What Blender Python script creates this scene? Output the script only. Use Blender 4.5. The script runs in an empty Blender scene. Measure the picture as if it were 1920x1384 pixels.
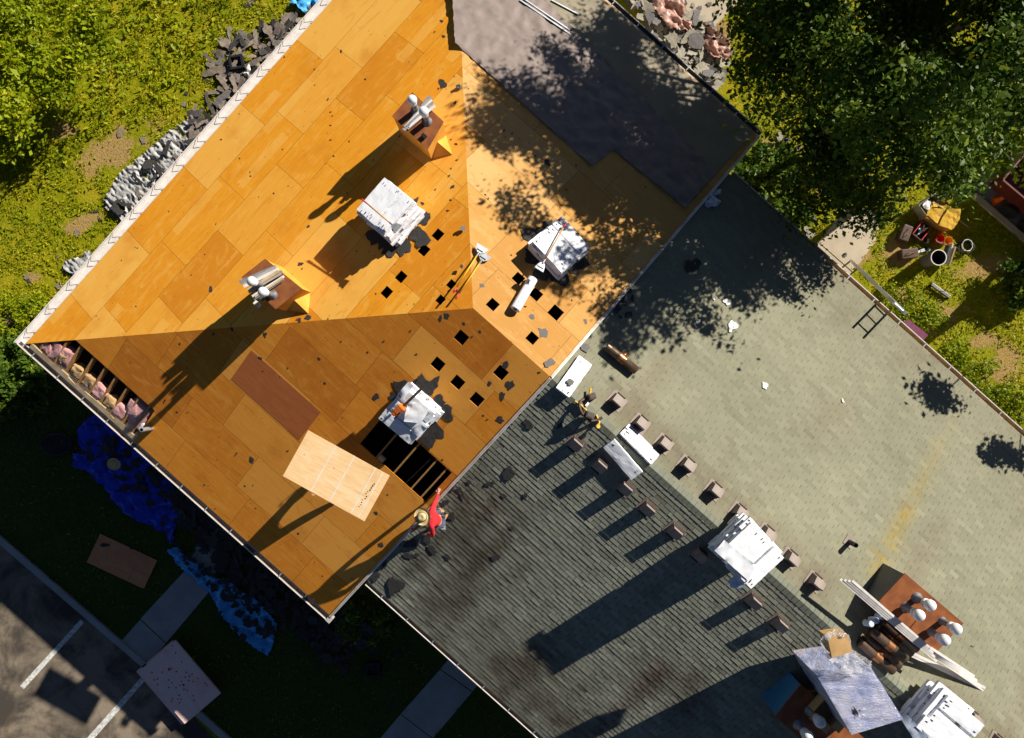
import bpy, bmesh, math, random
import numpy as np
from mathutils import Vector, Matrix, geometry, noise

# ------------------------------------------------------------------ camera, sky, sun, exposure
SC = bpy.context.scene
COL = SC.collection
D, F = 25.6, 1280.0            # drone height above the lawn (m); focal length in photo pixels
CAMV = Vector((0, 0, D))
cam = bpy.data.objects.new("camera", bpy.data.cameras.new("camera"))
COL.objects.link(cam)
cam.location = CAMV
cam.data.sensor_width = 36.0
cam.data.lens = 36.0 * F / 1920.0
cam.data.clip_end = 500
SC.camera = cam

SUN_EL = math.radians(29.5)
SUN_AZ = (0.788, 0.615)
S = Vector((SUN_AZ[0] * math.cos(SUN_EL), SUN_AZ[1] * math.cos(SUN_EL), math.sin(SUN_EL))).normalized()
w = bpy.data.worlds.new("World"); SC.world = w; w.use_nodes = True
nt = w.node_tree
bg = nt.nodes["Background"]
sky = nt.nodes.new("ShaderNodeTexSky")
sky.sky_type = 'NISHITA'; sky.sun_disc = False
sky.sun_elevation = SUN_EL
sky.sun_rotation = math.atan2(SUN_AZ[0], SUN_AZ[1])
nt.links.new(sky.outputs[0], bg.inputs[0])
bg.inputs[1].default_value = 0.05
sky.air_density = 0.35; sky.dust_density = 0.1; sky.ozone_density = 2.0
sl = bpy.data.lights.new("sun", 'SUN'); sl.energy = 5.0; sl.angle = math.radians(0.5); sl.color = (1.0, 0.94, 0.84)
so = bpy.data.objects.new("sun", sl); COL.objects.link(so)
so.rotation_euler = S.to_track_quat('Z', 'Y').to_euler()
SC.view_settings.view_transform = 'Standard'
SC.view_settings.look = 'None'
SC.view_settings.exposure = 0.74
SC.view_settings.gamma = 1.0
SC.cycles.max_bounces = 6

# ------------------------------------------------------------------ helpers
R = random.Random(11)
U = R.uniform

def P(u, v, z):
    return Vector(((u - 960) * (D - z) / F, -(v - 692) * (D - z) / F, z))

def tag(o, label=None, cat=None, group=None, kind=None):
    if label: o['label'] = label
    if cat: o['category'] = cat
    if group: o['group'] = group
    if kind: o['kind'] = kind
    return o

def empty(name, M, label=None, cat=None, group=None):
    o = bpy.data.objects.new(name, None); COL.objects.link(o)
    o.empty_display_size = 0.2
    o.matrix_world = M
    return tag(o, label, cat, group)

def link(name, me, parent=None, M=None):
    o = bpy.data.objects.new(name, me); COL.objects.link(o)
    if parent is not None: o.parent = parent
    if M is not None: o.matrix_local = M
    return o

def copy_tree(o, parent=None):
    c = o.copy(); COL.objects.link(c)
    if parent is not None: c.parent = parent
    for ch in list(o.children): copy_tree(ch, c)
    return c

def frame(loc, ex, ey, ez):
    M = Matrix((ex, ey, ez)).transposed().to_4x4(); M.translation = loc
    return M

def yawM(loc, a):
    M = Matrix.Rotation(a, 4, 'Z'); M.translation = loc
    return M

class MB:
    """collects faces; each face can have a material slot"""
    def __init__(s): s.v = []; s.f = []; s.m = []
    def add(s, vs, fs, slot=0):
        b = len(s.v); s.v += [tuple(x) for x in vs]
        s.f += [tuple(i + b for i in f) for f in fs]; s.m += [slot] * len(fs); return s
    def box(s, c, d, M=None, slot=0):
        x, y, z = c; a, b, h = d[0] / 2, d[1] / 2, d[2] / 2
        vs = [Vector((x + i * a, y + j * b, z + k * h)) for k in (-1, 1) for j in (-1, 1) for i in (-1, 1)]
        if M is not None: vs = [M @ q for q in vs]
        return s.add(vs, [(0, 2, 3, 1), (4, 5, 7, 6), (0, 1, 5, 4), (2, 6, 7, 3), (0, 4, 6, 2), (1, 3, 7, 5)], slot)
    def beam(s, p, q, wdt, hgt, up=Vector((0, 0, 1)), slot=0):
        p = Vector(p); q = Vector(q); d = (q - p); L = d.length; d.normalize()
        sd = d.cross(up).normalized(); u2 = sd.cross(d)
        M = frame((p + q) / 2, d, sd, u2)
        return s.box((0, 0, 0), (L, wdt, hgt), M, slot)
    def hexa(s, bot, top, slot=0):
        n = len(bot)
        return s.add(list(bot) + list(top), [tuple(range(n - 1, -1, -1)), tuple(range(n, 2 * n))] +
                     [(i, (i + 1) % n, n + (i + 1) % n, n + i) for i in range(n)], slot)
    def tube(s, pts, r, seg=10, slot=0, caps=True, hollow=False):
        pts = [Vector(p) for p in pts]; n = len(pts)
        rs = r if isinstance(r, (list, tuple)) else [r] * n
        vs = []
        for i, p in enumerate(pts):
            d = (pts[min(i + 1, n - 1)] - pts[max(i - 1, 0)]).normalized()
            a = Vector((0, 0, 1)) if abs(d.z) < .9 else Vector((1, 0, 0))
            x = d.cross(a).normalized(); y = d.cross(x)
            for k in range(seg):
                t = 2 * math.pi * k / seg
                vs.append(p + (x * math.cos(t) + y * math.sin(t)) * rs[i])
        fs = [(i * seg + k, i * seg + (k + 1) % seg, (i + 1) * seg + (k + 1) % seg, (i + 1) * seg + k)
              for i in range(n - 1) for k in range(seg)]
        if caps: fs += [tuple(range(seg - 1, -1, -1)), tuple((n - 1) * seg + k for k in range(seg))]
        return s.add(vs, fs, slot)
    def lathe(s, prof, c=(0, 0, 0), seg=20, slot=0, M=None):
        vs = []
        for r, z in prof:
            for k in range(seg):
                t = 2 * math.pi * k / seg
                q = Vector((c[0] + r * math.cos(t), c[1] + r * math.sin(t), c[2] + z))
                vs.append(M @ q if M is not None else q)
        n = len(prof)
        fs = [(i * seg + k, i * seg + (k + 1) % seg, (i + 1) * seg + (k + 1) % seg, (i + 1) * seg + k)
              for i in range(n - 1) for k in range(seg)]
        return s.add(vs, fs, slot)
    def mesh(s, name, mats, smooth=False):
        me = bpy.data.meshes.new(name); me.from_pydata(s.v, [], s.f)
        for m in (mats if isinstance(mats, (list, tuple)) else [mats]): me.materials.append(m)
        if any(s.m): me.polygons.foreach_set('material_index', s.m)
        if smooth: me.polygons.foreach_set('use_smooth', [True] * len(s.f))
        me.update(); return me
    def build(s, name, mats, parent=None, M=None, smooth=False, bevel=0):
        me = s.mesh(name, mats, smooth)
        if bevel:
            bm = bmesh.new(); bm.from_mesh(me); bmesh.ops.remove_doubles(bm, verts=bm.verts, dist=1e-5)
            bmesh.ops.bevel(bm, geom=[e for e in bm.edges if len(e.link_faces) == 2 and e.calc_face_angle(0) > .5],
                            offset=bevel, segments=2, affect='EDGES', profile=.6)
            bm.to_mesh(me); bm.free()
        return link(name, me, parent, M)

def pip(x, y, poly):
    c = False; n = len(poly); j = n - 1
    for i in range(n):
        xi, yi = poly[i]; xj, yj = poly[j]
        if (yi > y) != (yj > y) and x < (xj - xi) * (y - yi) / (yj - yi) + xi: c = not c
        j = i
    return c

def cdt_sheet(poly, sp, jit=.3, rough=0.0, rr=None):
    """clean-edged triangulated sheet inside a 2-D polygon"""
    rr = rr or R
    bd = []
    n = len(poly)
    for i in range(n):
        a = Vector(poly[i]); b = Vector(poly[(i + 1) % n]); k = max(1, int((b - a).length / sp))
        nv = Vector((-(b - a).y, (b - a).x)).normalized()
        for q in range(k):
            t = q / k
            bd.append(a.lerp(b, t) + (nv * rr.uniform(-rough, rough) if q else Vector((0, 0))))
    xs = [p[0] for p in poly]; ys = [p[1] for p in poly]
    pts = list(bd); bl = [tuple(p) for p in bd]
    x = min(xs) + sp / 2
    while x < max(xs):
        y = min(ys) + sp / 2
        while y < max(ys):
            px, py = x + rr.uniform(-jit, jit) * sp, y + rr.uniform(-jit, jit) * sp
            if pip(px, py, bl): pts.append(Vector((px, py)))
            y += sp
        x += sp
    nb = len(bd)
    r = geometry.delaunay_2d_cdt(pts, [(i, (i + 1) % nb) for i in range(nb)], [], 2, 1e-5)
    vo, fo = r[0], r[2]
    fs = []
    for f in fo:
        c = sum((vo[i] for i in f), Vector((0, 0))) / len(f)
        if pip(c.x, c.y, bl): fs.append(tuple(f))
    return [(p.x, p.y) for p in vo], fs

def fbm(x, y, z=0.0, o=4):
    return noise.fractal(Vector((x, y, z)), 1.0, 2.0, o)

# ------------------------------------------------------------------ node material helper
class NG:
    def __init__(s, name):
        s.mat = bpy.data.materials.new(name); s.mat.use_nodes = True
        s.t = s.mat.node_tree; s.b = s.t.nodes["Principled BSDF"]
    def n(s, typ, **kw):
        o = s.t.nodes.new(typ)
        for k, v in kw.items():
            if hasattr(o, k) and k not in o.inputs: setattr(o, k, v)
        return o
    def put(s, sock, v):
        if isinstance(v, bpy.types.NodeSocket): s.t.links.new(v, sock)
        elif isinstance(v, (tuple, list)) and len(v) == 3 and sock.type == 'RGBA': sock.default_value = (*v, 1)
        else: sock.default_value = v
    def m(s, op, a, b=0.0, c=0.0):
        o = s.n("ShaderNodeMath", operation=op)
        s.put(o.inputs[0], a); s.put(o.inputs[1], b); s.put(o.inputs[2], c)
        return o.outputs[0]
    def mix(s, f, a, b, blend='MIX'):
        o = s.n("ShaderNodeMix", data_type='RGBA', blend_type=blend)
        s.put(o.inputs[0], f); s.put(o.inputs[6], a); s.put(o.inputs[7], b)
        return o.outputs[2]
    def noise(s, vec, scale, detail=4.0, rough=.55, dist=0.0):
        o = s.n("ShaderNodeTexNoise"); s.put(o.inputs['Vector'], vec)
        o.inputs['Scale'].default_value = scale; o.inputs['Detail'].default_value = detail
        o.inputs['Roughness'].default_value = rough; o.inputs['Distortion'].default_value = dist
        return o.outputs[0]
    def ramp(s, f, a, b):      # smooth step of f between a and b
        o = s.n("ShaderNodeMapRange"); o.interpolation_type = 'SMOOTHSTEP'
        s.put(o.inputs[0], f); o.inputs[1].default_value = a; o.inputs[2].default_value = b
        return o.outputs[0]
    def scale(s, vec, x, y, z=1.0):
        o = s.n("ShaderNodeMapping"); s.put(o.inputs[0], vec); o.inputs[3].default_value = (x, y, z)
        return o.outputs[0]
    def coord(s, which='Object'):
        return s.n("ShaderNodeTexCoord").outputs[which]
    def bump(s, h, strength=.3, dist=.01):
        o = s.n("ShaderNodeBump"); s.put(o.inputs['Height'], h)
        o.inputs['Strength'].default_value = strength; o.inputs['Distance'].default_value = dist
        s.t.links.new(o.outputs[0], s.b.inputs['Normal'])
    def out(s, col, rough=.8, metal=0.0, spec=.3):
        s.put(s.b.inputs['Base Color'], col); s.put(s.b.inputs['Roughness'], rough)
        s.b.inputs['Metallic'].default_value = metal
        s.b.inputs['Specular IOR Level'].default_value = spec
        return s.mat

def M_(name, c1, c2=None, scale=6.0, rough=.8, metal=0.0, bump=0.0, bscale=30.0, spec=.3, sx=1.0, sy=1.0):
    g = NG(name); co = g.coord()
    if c2 is None: c2 = tuple(x * .72 for x in c1)
    v = g.scale(co, sx, sy, 1)
    f = g.ramp(g.noise(v, scale), .3, .7)
    if bump: g.bump(g.noise(v, bscale, 3), bump, .02)
    return g.out(g.mix(f, c1, c2), rough, metal, spec)

def plywood(name, light, dark, pale, deep, special=None, stripes=0.0, W=2.44, H=1.22):
    g = NG(name)
    uv = g.coord('UV'); sp = g.n("ShaderNodeSeparateXYZ"); g.put(sp.inputs[0], uv)
    x, y = sp.outputs[0], sp.outputs[1]
    def cells(W, H, shift):
        yy = g.m('DIVIDE', y, H); row = g.m('FLOOR', yy)
        wn = g.n("ShaderNodeTexWhiteNoise", noise_dimensions='1D'); g.put(wn.inputs['W'], g.m('ADD', row, shift))
        xx = g.m('ADD', g.m('DIVIDE', x, W), wn.outputs[0]); col = g.m('FLOOR', xx)
        cb = g.n("ShaderNodeCombineXYZ"); g.put(cb.inputs[0], col); g.put(cb.inputs[1], row); g.put(cb.inputs[2], shift)
        w2 = g.n("ShaderNodeTexWhiteNoise", noise_dimensions='3D'); g.put(w2.inputs['Vector'], cb.outputs[0])
        fx = g.m('ABSOLUTE', g.m('SUBTRACT', g.m('FRACT', xx), .5)); fy = g.m('ABSOLUTE', g.m('SUBTRACT', g.m('FRACT', yy), .5))
        seam = g.m('MAXIMUM', g.m('GREATER_THAN', fx, .5 - .0045 / W), g.m('GREATER_THAN', fy, .5 - .0045 / H))
        return w2.outputs[0], seam, row, col, cb.outputs[0]
    val, seam, row, col, cv = cells(W, H, 3.0)
    val2, seam2, _, _, _ = cells(1.9, .305, 9.0)
    # grain: stretched along the sheet, offset per sheet
    off = g.n("ShaderNodeVectorMath", operation='MULTIPLY_ADD')
    g.put(off.inputs[0], cv); off.inputs[1].default_value = (13.7, 7.3, 0); g.put(off.inputs[2], uv)
    gr = g.noise(g.scale(off.outputs[0], 1.1, 16.0), 1.6, 6, .65, .6)
    fine = g.noise(g.scale(off.outputs[0], 4.0, 60.0), 1.5, 3, .6)
    blot = g.noise(uv, .55, 5, .6)
    mott = g.noise(off.outputs[0], 3.4, 5, .65, .4)
    c = g.mix(g.ramp(gr, .3, .7), light, dark)
    c = g.mix(g.m('MULTIPLY', g.ramp(val, .5, .92), .8), c, pale)
    c = g.mix(g.m('MULTIPLY', g.ramp(val, .45, .1), .65), c, deep)
    if stripes:
        c = g.mix(g.m('MULTIPLY', g.m('GREATER_THAN', val2, .88), stripes), c, pale)
    c = g.mix(g.m('MULTIPLY', g.ramp(mott, .5, .7), .35), c, pale)
    broad = g.noise(g.scale(off.outputs[0], .7, 3.5), 1.3, 5, .62, 1.0)
    c = g.mix(g.m('MULTIPLY', g.ramp(broad, .54, .68), .45), c, pale)
    c = g.mix(g.m('MULTIPLY', g.ramp(broad, .44, .3), .4), c, deep)
    c = g.mix(g.m('MULTIPLY', g.ramp(fine, .55, .8), .4), c, deep)
    c = g.mix(g.m('MULTIPLY', g.ramp(blot, .52, .72), .55), c, deep)
    # knots, nail heads, pitch marks
    vo = g.n("ShaderNodeTexVoronoi"); g.put(vo.inputs['Vector'], g.scale(off.outputs[0], 1.6, 4.0)); vo.inputs['Scale'].default_value = 1.5
    c = g.mix(g.m('MULTIPLY', g.ramp(vo.outputs['Distance'], .10, .03), .7), c, tuple(q * .3 for q in deep))
    if special:
        f = g.m('MULTIPLY', g.m('COMPARE', row, special[0], .1), g.m('COMPARE', col, special[1], .1))
        c = g.mix(g.m('MULTIPLY', f, .85), c, special[2])
    c = g.mix(g.m('MULTIPLY', seam, .8), c, (.07, .025, .006))
    g.bump(gr, .25, .01)
    return g.out(c, .85, 0, .1)

MT = {}
MT['deck_hip'] = plywood('plywood_hip', (.73, .305, .020), (.65, .25, .013), (.76, .41, .08), (.54, .185, .012), None, .5)
MT['deck_left'] = plywood('plywood_left', (.70, .27, .030), (.58, .20, .018), (.72, .33, .06), (.42, .125, .014))
MT['deck_right'] = plywood('plywood_right', (.57, .305, .095), (.49, .25, .065), (.61, .36, .14), (.42, .205, .05))
MT['ply_new'] = plywood('plywood_new', (.78, .55, .30), (.70, .45, .21), (.82, .66, .44), (.58, .33, .13), None, 0, 30, 30)
MT['ply_old'] = plywood('plywood_old', (.66, .29, .13), (.56, .22, .10), (.70, .36, .19), (.42, .15, .06), None, 0, 30, 30)
MT['ply_pink'] = plywood('plywood_pink', (.86, .62, .55), (.78, .54, .48), (.88, .72, .66), (.66, .38, .32), None, 0, 30, 30)
MT['lumber'] = M_('lumber', (.46, .26, .09), (.33, .16, .045), 3, .8, sx=8, sy=8)
MT['lumber_pale'] = M_('lumber_pale', (.55, .42, .25), (.42, .30, .16), 4, .8)
MT['dark'] = M_('attic_dark', (.03, .022, .018), None, 4, .95)
MT['siding'] = M_('siding', (.42, .38, .33), (.36, .32, .28), 2, .8)
MT['white_trim'] = M_('white_trim', (.74, .70, .66), (.62, .57, .52), 5, .5)
MT['gutter'] = M_('gutter_metal', (.62, .56, .52), (.45, .38, .33), 3, .35, .35)
MT['gutter_dirt'] = M_('gutter_inside', (.22, .17, .12), (.12, .10, .09), 3, .7)
MT['galv'] = M_('galvanised', (.52, .54, .56), (.40, .42, .44), 8, .4, .6)
MT['rail_wood'] = M_('rake_board', (.70, .58, .48), (.52, .36, .24), 4, .7)
MT['white_wrap'] = None
MT['rust'] = M_('rusty_cap', (.33, .115, .035), (.20, .065, .03), 3.5, .55, .25, bump=.05)
MT['chase_ply'] = M_('chase_plywood', (.74, .36, .055), (.62, .27, .03), 3, .8)
MT['rust_y'] = M_('rusty_yellow', (.45, .20, .04), (.30, .09, .03), 5, .55, .2)
MT['brown_metal'] = M_('brown_metal', (.20, .085, .045), (.14, .055, .03), 3, .5, .3)
MT['blue_metal'] = M_('slate_metal', (.10, .105, .12), (.075, .08, .09), 2, .45, .2)
MT['vent'] = M_('vent_brown', (.27, .215, .18), (.20, .155, .13), 6, .6)
MT['vent_dark'] = M_('vent_dark', (.06, .045, .04), None, 6, .7)
MT['white_metal'] = M_('white_metal', (.75, .75, .75), (.66, .66, .66), 4, .35)
MT['grey_metal'] = M_('grey_metal', (.24, .23, .23), (.16, .16, .16), 6, .45, .4)
MT['flue'] = M_('flue_brown', (.17, .115, .075), (.11, .07, .045), 5, .38, .5)
MT['copper'] = M_('copper_band', (.42, .20, .09), (.28, .11, .05), 6, .35, .6)
MT['card'] = M_('cardboard', (.50, .31, .13), (.42, .25, .10), 4, .85)
MT['scrap'] = M_('shingle_scrap', (.055, .05, .047), (.032, .03, .03), 8, .95, bump=.3, bscale=80)
MT['scrap_grey'] = M_('shingle_scrap_grey', (.17, .155, .15), (.12, .11, .105), 8, .95, bump=.3, bscale=80)
MT['scrap_tan'] = M_('shingle_back_tan', (.36, .33, .25), (.25, .225, .175), 4, .9, bump=.2)
MT['scrap_brown'] = M_('shingle_brown', (.27, .215, .165), (.15, .12, .10), 5, .95, bump=.3)
MT['paper'] = M_('white_paper', (.72, .70, .68), (.58, .56, .55), 4, .6)
MT['film'] = M_('pale_film', (.50, .56, .66), (.40, .46, .56), 4, .3)
MT['tarp_blue'] = M_('tarp_blue', (.012, .055, .60), (.006, .03, .42), 2, .45, bump=.3, bscale=5)
MT['tarp_cyan'] = M_('tarp_cyan', (.10, .48, .88), (.03, .25, .64), 2, .45, bump=.3, bscale=5)
MT['tarp_silver'] = M_('tarp_silver', (.42, .41, .40), (.27, .265, .26), 3, .4, bump=.3, bscale=6)
MT['tarp_pink'] = M_('tarp_pink', (.46, .28, .22), (.36, .17, .12), 3, .4, bump=.3, bscale=6)
MT['felt'] = None
MT['concrete'] = M_('concrete', (.50, .42, .30), (.42, .35, .25), 1.2, .9, bump=.15, bscale=60)
MT['concrete_cool'] = M_('concrete_cool', (.33, .345, .335), (.26, .275, .27), 1.4, .9, bump=.15, bscale=60)
MT['paint'] = M_('road_paint', (.70, .70, .66), (.36, .35, .32), 9, .8)
MT['red'] = M_('red_cloth', (.72, .03, .035), (.55, .02, .025), 5, .85, bump=.3, bscale=14)
MT['navy'] = M_('denim', (.09, .10, .16), (.06, .065, .11), 8, .9, bump=.2)
MT['skin'] = M_('skin', (.50, .24, .15), (.44, .20, .12), 8, .6)
MT['straw'] = M_('straw', (.66, .52, .26), (.52, .38, .17), 24, .85, bump=.4, bscale=90)
MT['hatband'] = M_('hatband', (.12, .13, .13), None, 8, .8)
MT['boot'] = M_('tan_boot', (.42, .26, .12), (.32, .19, .09), 8, .8)
MT['yellow'] = M_('yellow_handle', (.72, .42, .02), (.62, .33, .015), 8, .45)
MT['wood_handle'] = M_('wood_handle', (.55, .30, .08), (.45, .22, .05), 8, .5)
MT['grip'] = M_('red_grip', (.70, .05, .07), None, 8, .5)
MT['orange'] = M_('orange_plastic', (.85, .17, .015), (.7, .12, .01), 8, .4)
MT['orange_b'] = M_('orange_bucket', (.85, .33, .015), (.75, .27, .01), 8, .4)
MT['red_b'] = M_('red_bucket', (.70, .02, .02), None, 8, .4)
MT['black'] = M_('black_plastic', (.02, .02, .022), None, 8, .5)
MT['leather'] = M_('leather', (.10, .055, .035), (.06, .033, .022), 8, .6)
MT['white_pl'] = M_('white_plastic', (.70, .68, .62), (.58, .55, .48), 8, .5)
MT['pink_ins'] = M_('insulation_pink', (.66, .36, .34), (.48, .24, .22), 4, .95, bump=.8, bscale=14)
MT['tan_ins'] = M_('insulation_tan', (.52, .34, .17), (.36, .22, .10), 4, .95, bump=.8, bscale=14)
MT['foam'] = M_('yellow_foam', (.58, .36, .04), (.46, .26, .02), 5, .9, bump=.4, bscale=9)
MT['rustbin'] = M_('dark_red_paint', (.12, .02, .015), (.08, .012, .01), 3, .5)
MT['bark'] = M_('bark', (.13, .09, .06), (.07, .05, .035), 6, .95, bump=.6, bscale=20)
MT['magenta'] = M_('dusty_pink_board', (.36, .12, .22), (.30, .10, .18), 5, .7)

def wrap_mat():
    g = NG('white_wrap'); co = g.coord()
    cr = g.noise(g.scale(co, 2, 6, 2), 4, 5, .6, .8)
    c = g.mix(g.ramp(g.noise(co, 3), .35, .75), (.82, .83, .85), (.75, .77, .81))
    g.bump(cr, .2, .015)
    return g.out(c, .38, 0, .4)
MT['white_wrap'] = wrap_mat()

def leaf_mat(name, cols, trans=.35):
    g = NG(name)
    a = g.n("ShaderNodeAttribute"); a.attribute_name = 'tone'
    sp = g.n("ShaderNodeSeparateColor"); g.put(sp.inputs[0], a.outputs[0])
    c = g.mix(sp.outputs[0], cols[0], cols[1])
    c = g.mix(g.ramp(sp.outputs[1], .78, .9), c, cols[2])
    g.out(c, .5, 0, .16)
    tr = g.n("ShaderNodeBsdfTranslucent"); g.put(tr.inputs[0], c)
    mx = g.n("ShaderNodeMixShader"); mx.inputs[0].default_value = trans
    g.t.links.new(g.b.outputs[0], mx.inputs[1]); g.t.links.new(tr.outputs[0], mx.inputs[2])
    g.t.links.new(mx.outputs[0], g.t.nodes["Material Output"].inputs[0])
    return g.mat
MT['leaf_dark'] = leaf_mat('leaf_dark', ((.038, .085, .008), (.10, .16, .010), (.22, .26, .018)), .28)
MT['leaf_lime'] = leaf_mat('leaf_lime', ((.17, .24, .005), (.31, .36, .007), (.44, .42, .02)), .4)
MT['grass_b'] = leaf_mat('grass_blade', ((.22, .27, .005), (.40, .38, .008), (.52, .41, .03)), .35)

# ------------------------------------------------------------------ roof planes
ANG = math.radians(41.75)
eu = Vector((math.cos(ANG), -math.sin(ANG), 0))     # along the ridge, towards the lower right of the picture
ew = Vector((math.sin(ANG), math.cos(ANG), 0))      # across, towards the upper right
TP = math.tan(math.radians(19.0))
ZE = 6.0
c1, c2, c3 = P(52, 640, ZE), P(615, 1157, ZE), P(1420, 254, ZE)
tL = c2.dot(ew) * .6 + c1.dot(ew) * .4
tR = c3.dot(ew)
t0 = (tL + tR) / 2; HW = (tR - tL) / 2
uA = c1.dot(eu); uK = (c2.dot(eu) + c3.dot(eu)) / 2
ZR = ZE + HW * TP
uEnd = 19.0
JOGL, JOGR = 1.70, 1.61

class Plane:
    def __init__(s, O, ex, eh):
        s.O = Vector(O); s.ex = ex.copy(); s.eh = eh.copy()
        s.es = (eh + Vector((0, 0, TP))).normalized()
        s.n = s.ex.cross(s.es)
        if s.n.z < 0: s.ex = -s.ex; s.n = s.ex.cross(s.es)
    def hit(s, u, v, h=0.0):
        d = Vector(((u - 960) / F, -(v - 692) / F, -1))
        t = (s.O + s.n * h - CAMV).dot(s.n) / d.dot(s.n)
        return CAMV + d * t
    def ab(s, p): q = p - s.O; return (q.dot(s.ex), q.dot(s.es))
    def pab(s, u, v): return s.ab(s.hit(u, v))
    def at(s, a, b, h=0.0): return s.O + s.ex * a + s.es * b + s.n * h
    def M(s, u, v, rot=0.0, h=0.0):
        c, q = math.cos(rot), math.sin(rot)
        return frame(s.hit(u, v, h), s.ex * c + s.es * q, s.es * c - s.ex * q, s.n)
    def ang(s, u1, v1, u2, v2):
        a = s.pab(u1, v1); b = s.pab(u2, v2); return math.atan2(b[1] - a[1], b[0] - a[0])

def W3(u, t, z): return eu * u + ew * t + Vector((0, 0, z))
A = Plane(W3(uA, tL, ZE), ew, eu)
B = Plane(W3(uA, tL, ZE), eu, ew)
C = Plane(W3(uA, tR, ZE), eu, -ew)
DROP = .05
GL = Plane(B.O - Vector((0, 0, DROP)), eu, ew)
GR = Plane(C.O - Vector((0, 0, DROP)), eu, -ew)
BASE = Plane.__new__(Plane)

class Ground(Plane):
    def __init__(s):
        s.O = Vector((0, 0, 0)); s.ex = Vector((1, 0, 0)); s.es = Vector((0, 1, 0)); s.eh = s.es; s.n = Vector((0, 0, 1))
GD = Ground()

R0 = W3(uA + HW, t0, ZR); R1 = W3(uK, t0, ZR)

# ------------------------------------------------------------------ the ground, paths, parking
def gxy(pl): return [(P(u, v, 0).x, P(u, v, 0).y) for u, v in pl]

DIRT = [(215, 280, 85, 42, .5), (120, 245, 30, 18, 0), (1455, 290, 30, 45, .6), (1560, 345, 40, 30, 0), (1690, 560, 50, 26, .4),
        (1850, 500, 70, 22, .2), (1845, 640, 40, 22, 0), (1600, 480, 40, 18, 0), (1680, 470, 30, 40, .3), (1880, 680, 50, 40, .2),
        (300, 470, 40, 20, .2), (60, 520, 22, 12, 0), (250, 340, 40, 25, .3), (1345, 60, 40, 35, .8), (1760, 600, 60, 30, .5), (150, 420, 50, 20, .4)]

def ground_mat():
    g = NG('lawn'); co = g.coord()
    n1 = g.noise(co, .35, 6, .6); n2 = g.noise(co, 6, 4, .6); n3 = g.noise(co, 1.1, 5, .6)
    c = g.mix(g.ramp(n2, .35, .7), (.17, .19, .004), (.29, .26, .006))
    c = g.mix(g.m('MULTIPLY', g.ramp(n3, .48, .62), .6), c, (.36, .28, .014))
    f = None
    sp = g.n("ShaderNodeSeparateXYZ"); g.put(sp.inputs[0], co)
    for (u, v, a, b, s) in DIRT:
        p = P(u, v, 0); a *= .02; b *= .02
        dx = g.m('SUBTRACT', sp.outputs[0], p.x); dy = g.m('SUBTRACT', sp.outputs[1], p.y)
        cs, sn = math.cos(s), math.sin(s)
        e = g.m('SQRT', g.m('ADD', g.m('POWER', g.m('ABSOLUTE', g.m('ADD', g.m('MULTIPLY', dx, cs / a), g.m('MULTIPLY', dy, sn / a))), 2.0),
                            g.m('POWER', g.m('ABSOLUTE', g.m('SUBTRACT', g.m('MULTIPLY', dy, cs / b), g.m('MULTIPLY', dx, sn / b))), 2.0)))
        k = g.m('SUBTRACT', 1.0, e)
        f = k if f is None else g.m('MAXIMUM', f, k)
    f = g.m('ADD', f, g.m('ADD', g.m('MULTIPLY', g.m('SUBTRACT', n2, .5), 1.6), g.m('MULTIPLY', g.m('SUBTRACT', n3, .5), 2.4)))
    soil = g.mix(g.ramp(g.noise(co, 9, 5, .7), .35, .7), (.38, .26, .095), (.27, .16, .05))
    c = g.mix(g.ramp(f, .05, .4), c, soil)
    g.bump(g.noise(co, 14, 4, .7), .9, .05)
    return g.out(c, .95, 0, .1)
tag(MB().add([(-150, -150, 0), (150, -150, 0), (150, 150, 0), (-150, 150, 0)], [(0, 1, 2, 3)]).build('ground', ground_mat()), kind='structure')

def slab(name, poly_px, z1, z0, mat, kind='structure', bevel=0):
    p = gxy(poly_px)
    if sum(p[i][0] * p[(i + 1) % len(p)][1] - p[(i + 1) % len(p)][0] * p[i][1] for i in range(len(p))) < 0: p = p[::-1]
    o = MB().hexa([(x, y, z0) for x, y in p], [(x, y, z1) for x, y in p]).build(name, mat, bevel=bevel)
    if kind: o['kind'] = kind
    return o

def lawn_shade_mat():  # lawn colour darkened to paint in the building's shade
    g = NG('lawn_painted_shade'); co = g.coord()
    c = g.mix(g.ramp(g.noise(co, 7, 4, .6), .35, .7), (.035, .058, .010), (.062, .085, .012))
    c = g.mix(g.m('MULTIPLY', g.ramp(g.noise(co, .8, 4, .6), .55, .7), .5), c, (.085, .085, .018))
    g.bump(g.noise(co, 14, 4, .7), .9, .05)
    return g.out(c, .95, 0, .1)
slab('front_lawn', [(-700, 395), (-260, 640), (60, 600), (300, 640), (700, 900), (1400, 1500), (910, 1815), (410, 1365), (275, 1244), (4, 1013), (-692, 408)], .004, -.1, lawn_shade_mat())  # darker slab deepens the building's shade through its colour
def asphalt_mat():
    g = NG('asphalt'); co = g.coord()
    n1 = g.noise(co, .45, 5, .6, .4); n2 = g.noise(co, 40, 3, .7)
    c = g.mix(g.ramp(n1, .42, .6), (.25, .20, .145), (.06, .05, .04))
    rip = g.n("ShaderNodeTexWave"); g.put(rip.inputs[0], co); rip.inputs['Scale'].default_value = .35
    rip.inputs['Distortion'].default_value = 22; rip.inputs['Detail'].default_value = 2; rip.inputs['Detail Scale'].default_value = .7
    c = g.mix(g.m('MULTIPLY', g.ramp(rip.outputs[1], .9, .98), .3), c, (.14, .10, .06))
    c = g.mix(g.m('MULTIPLY', g.ramp(n2, .45, .75), .4), c, (.05, .045, .04))
    g.bump(n2, .4, .01)
    return g.out(c, .9, 0, .2)
MT['asphalt'] = asphalt_mat()
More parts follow.
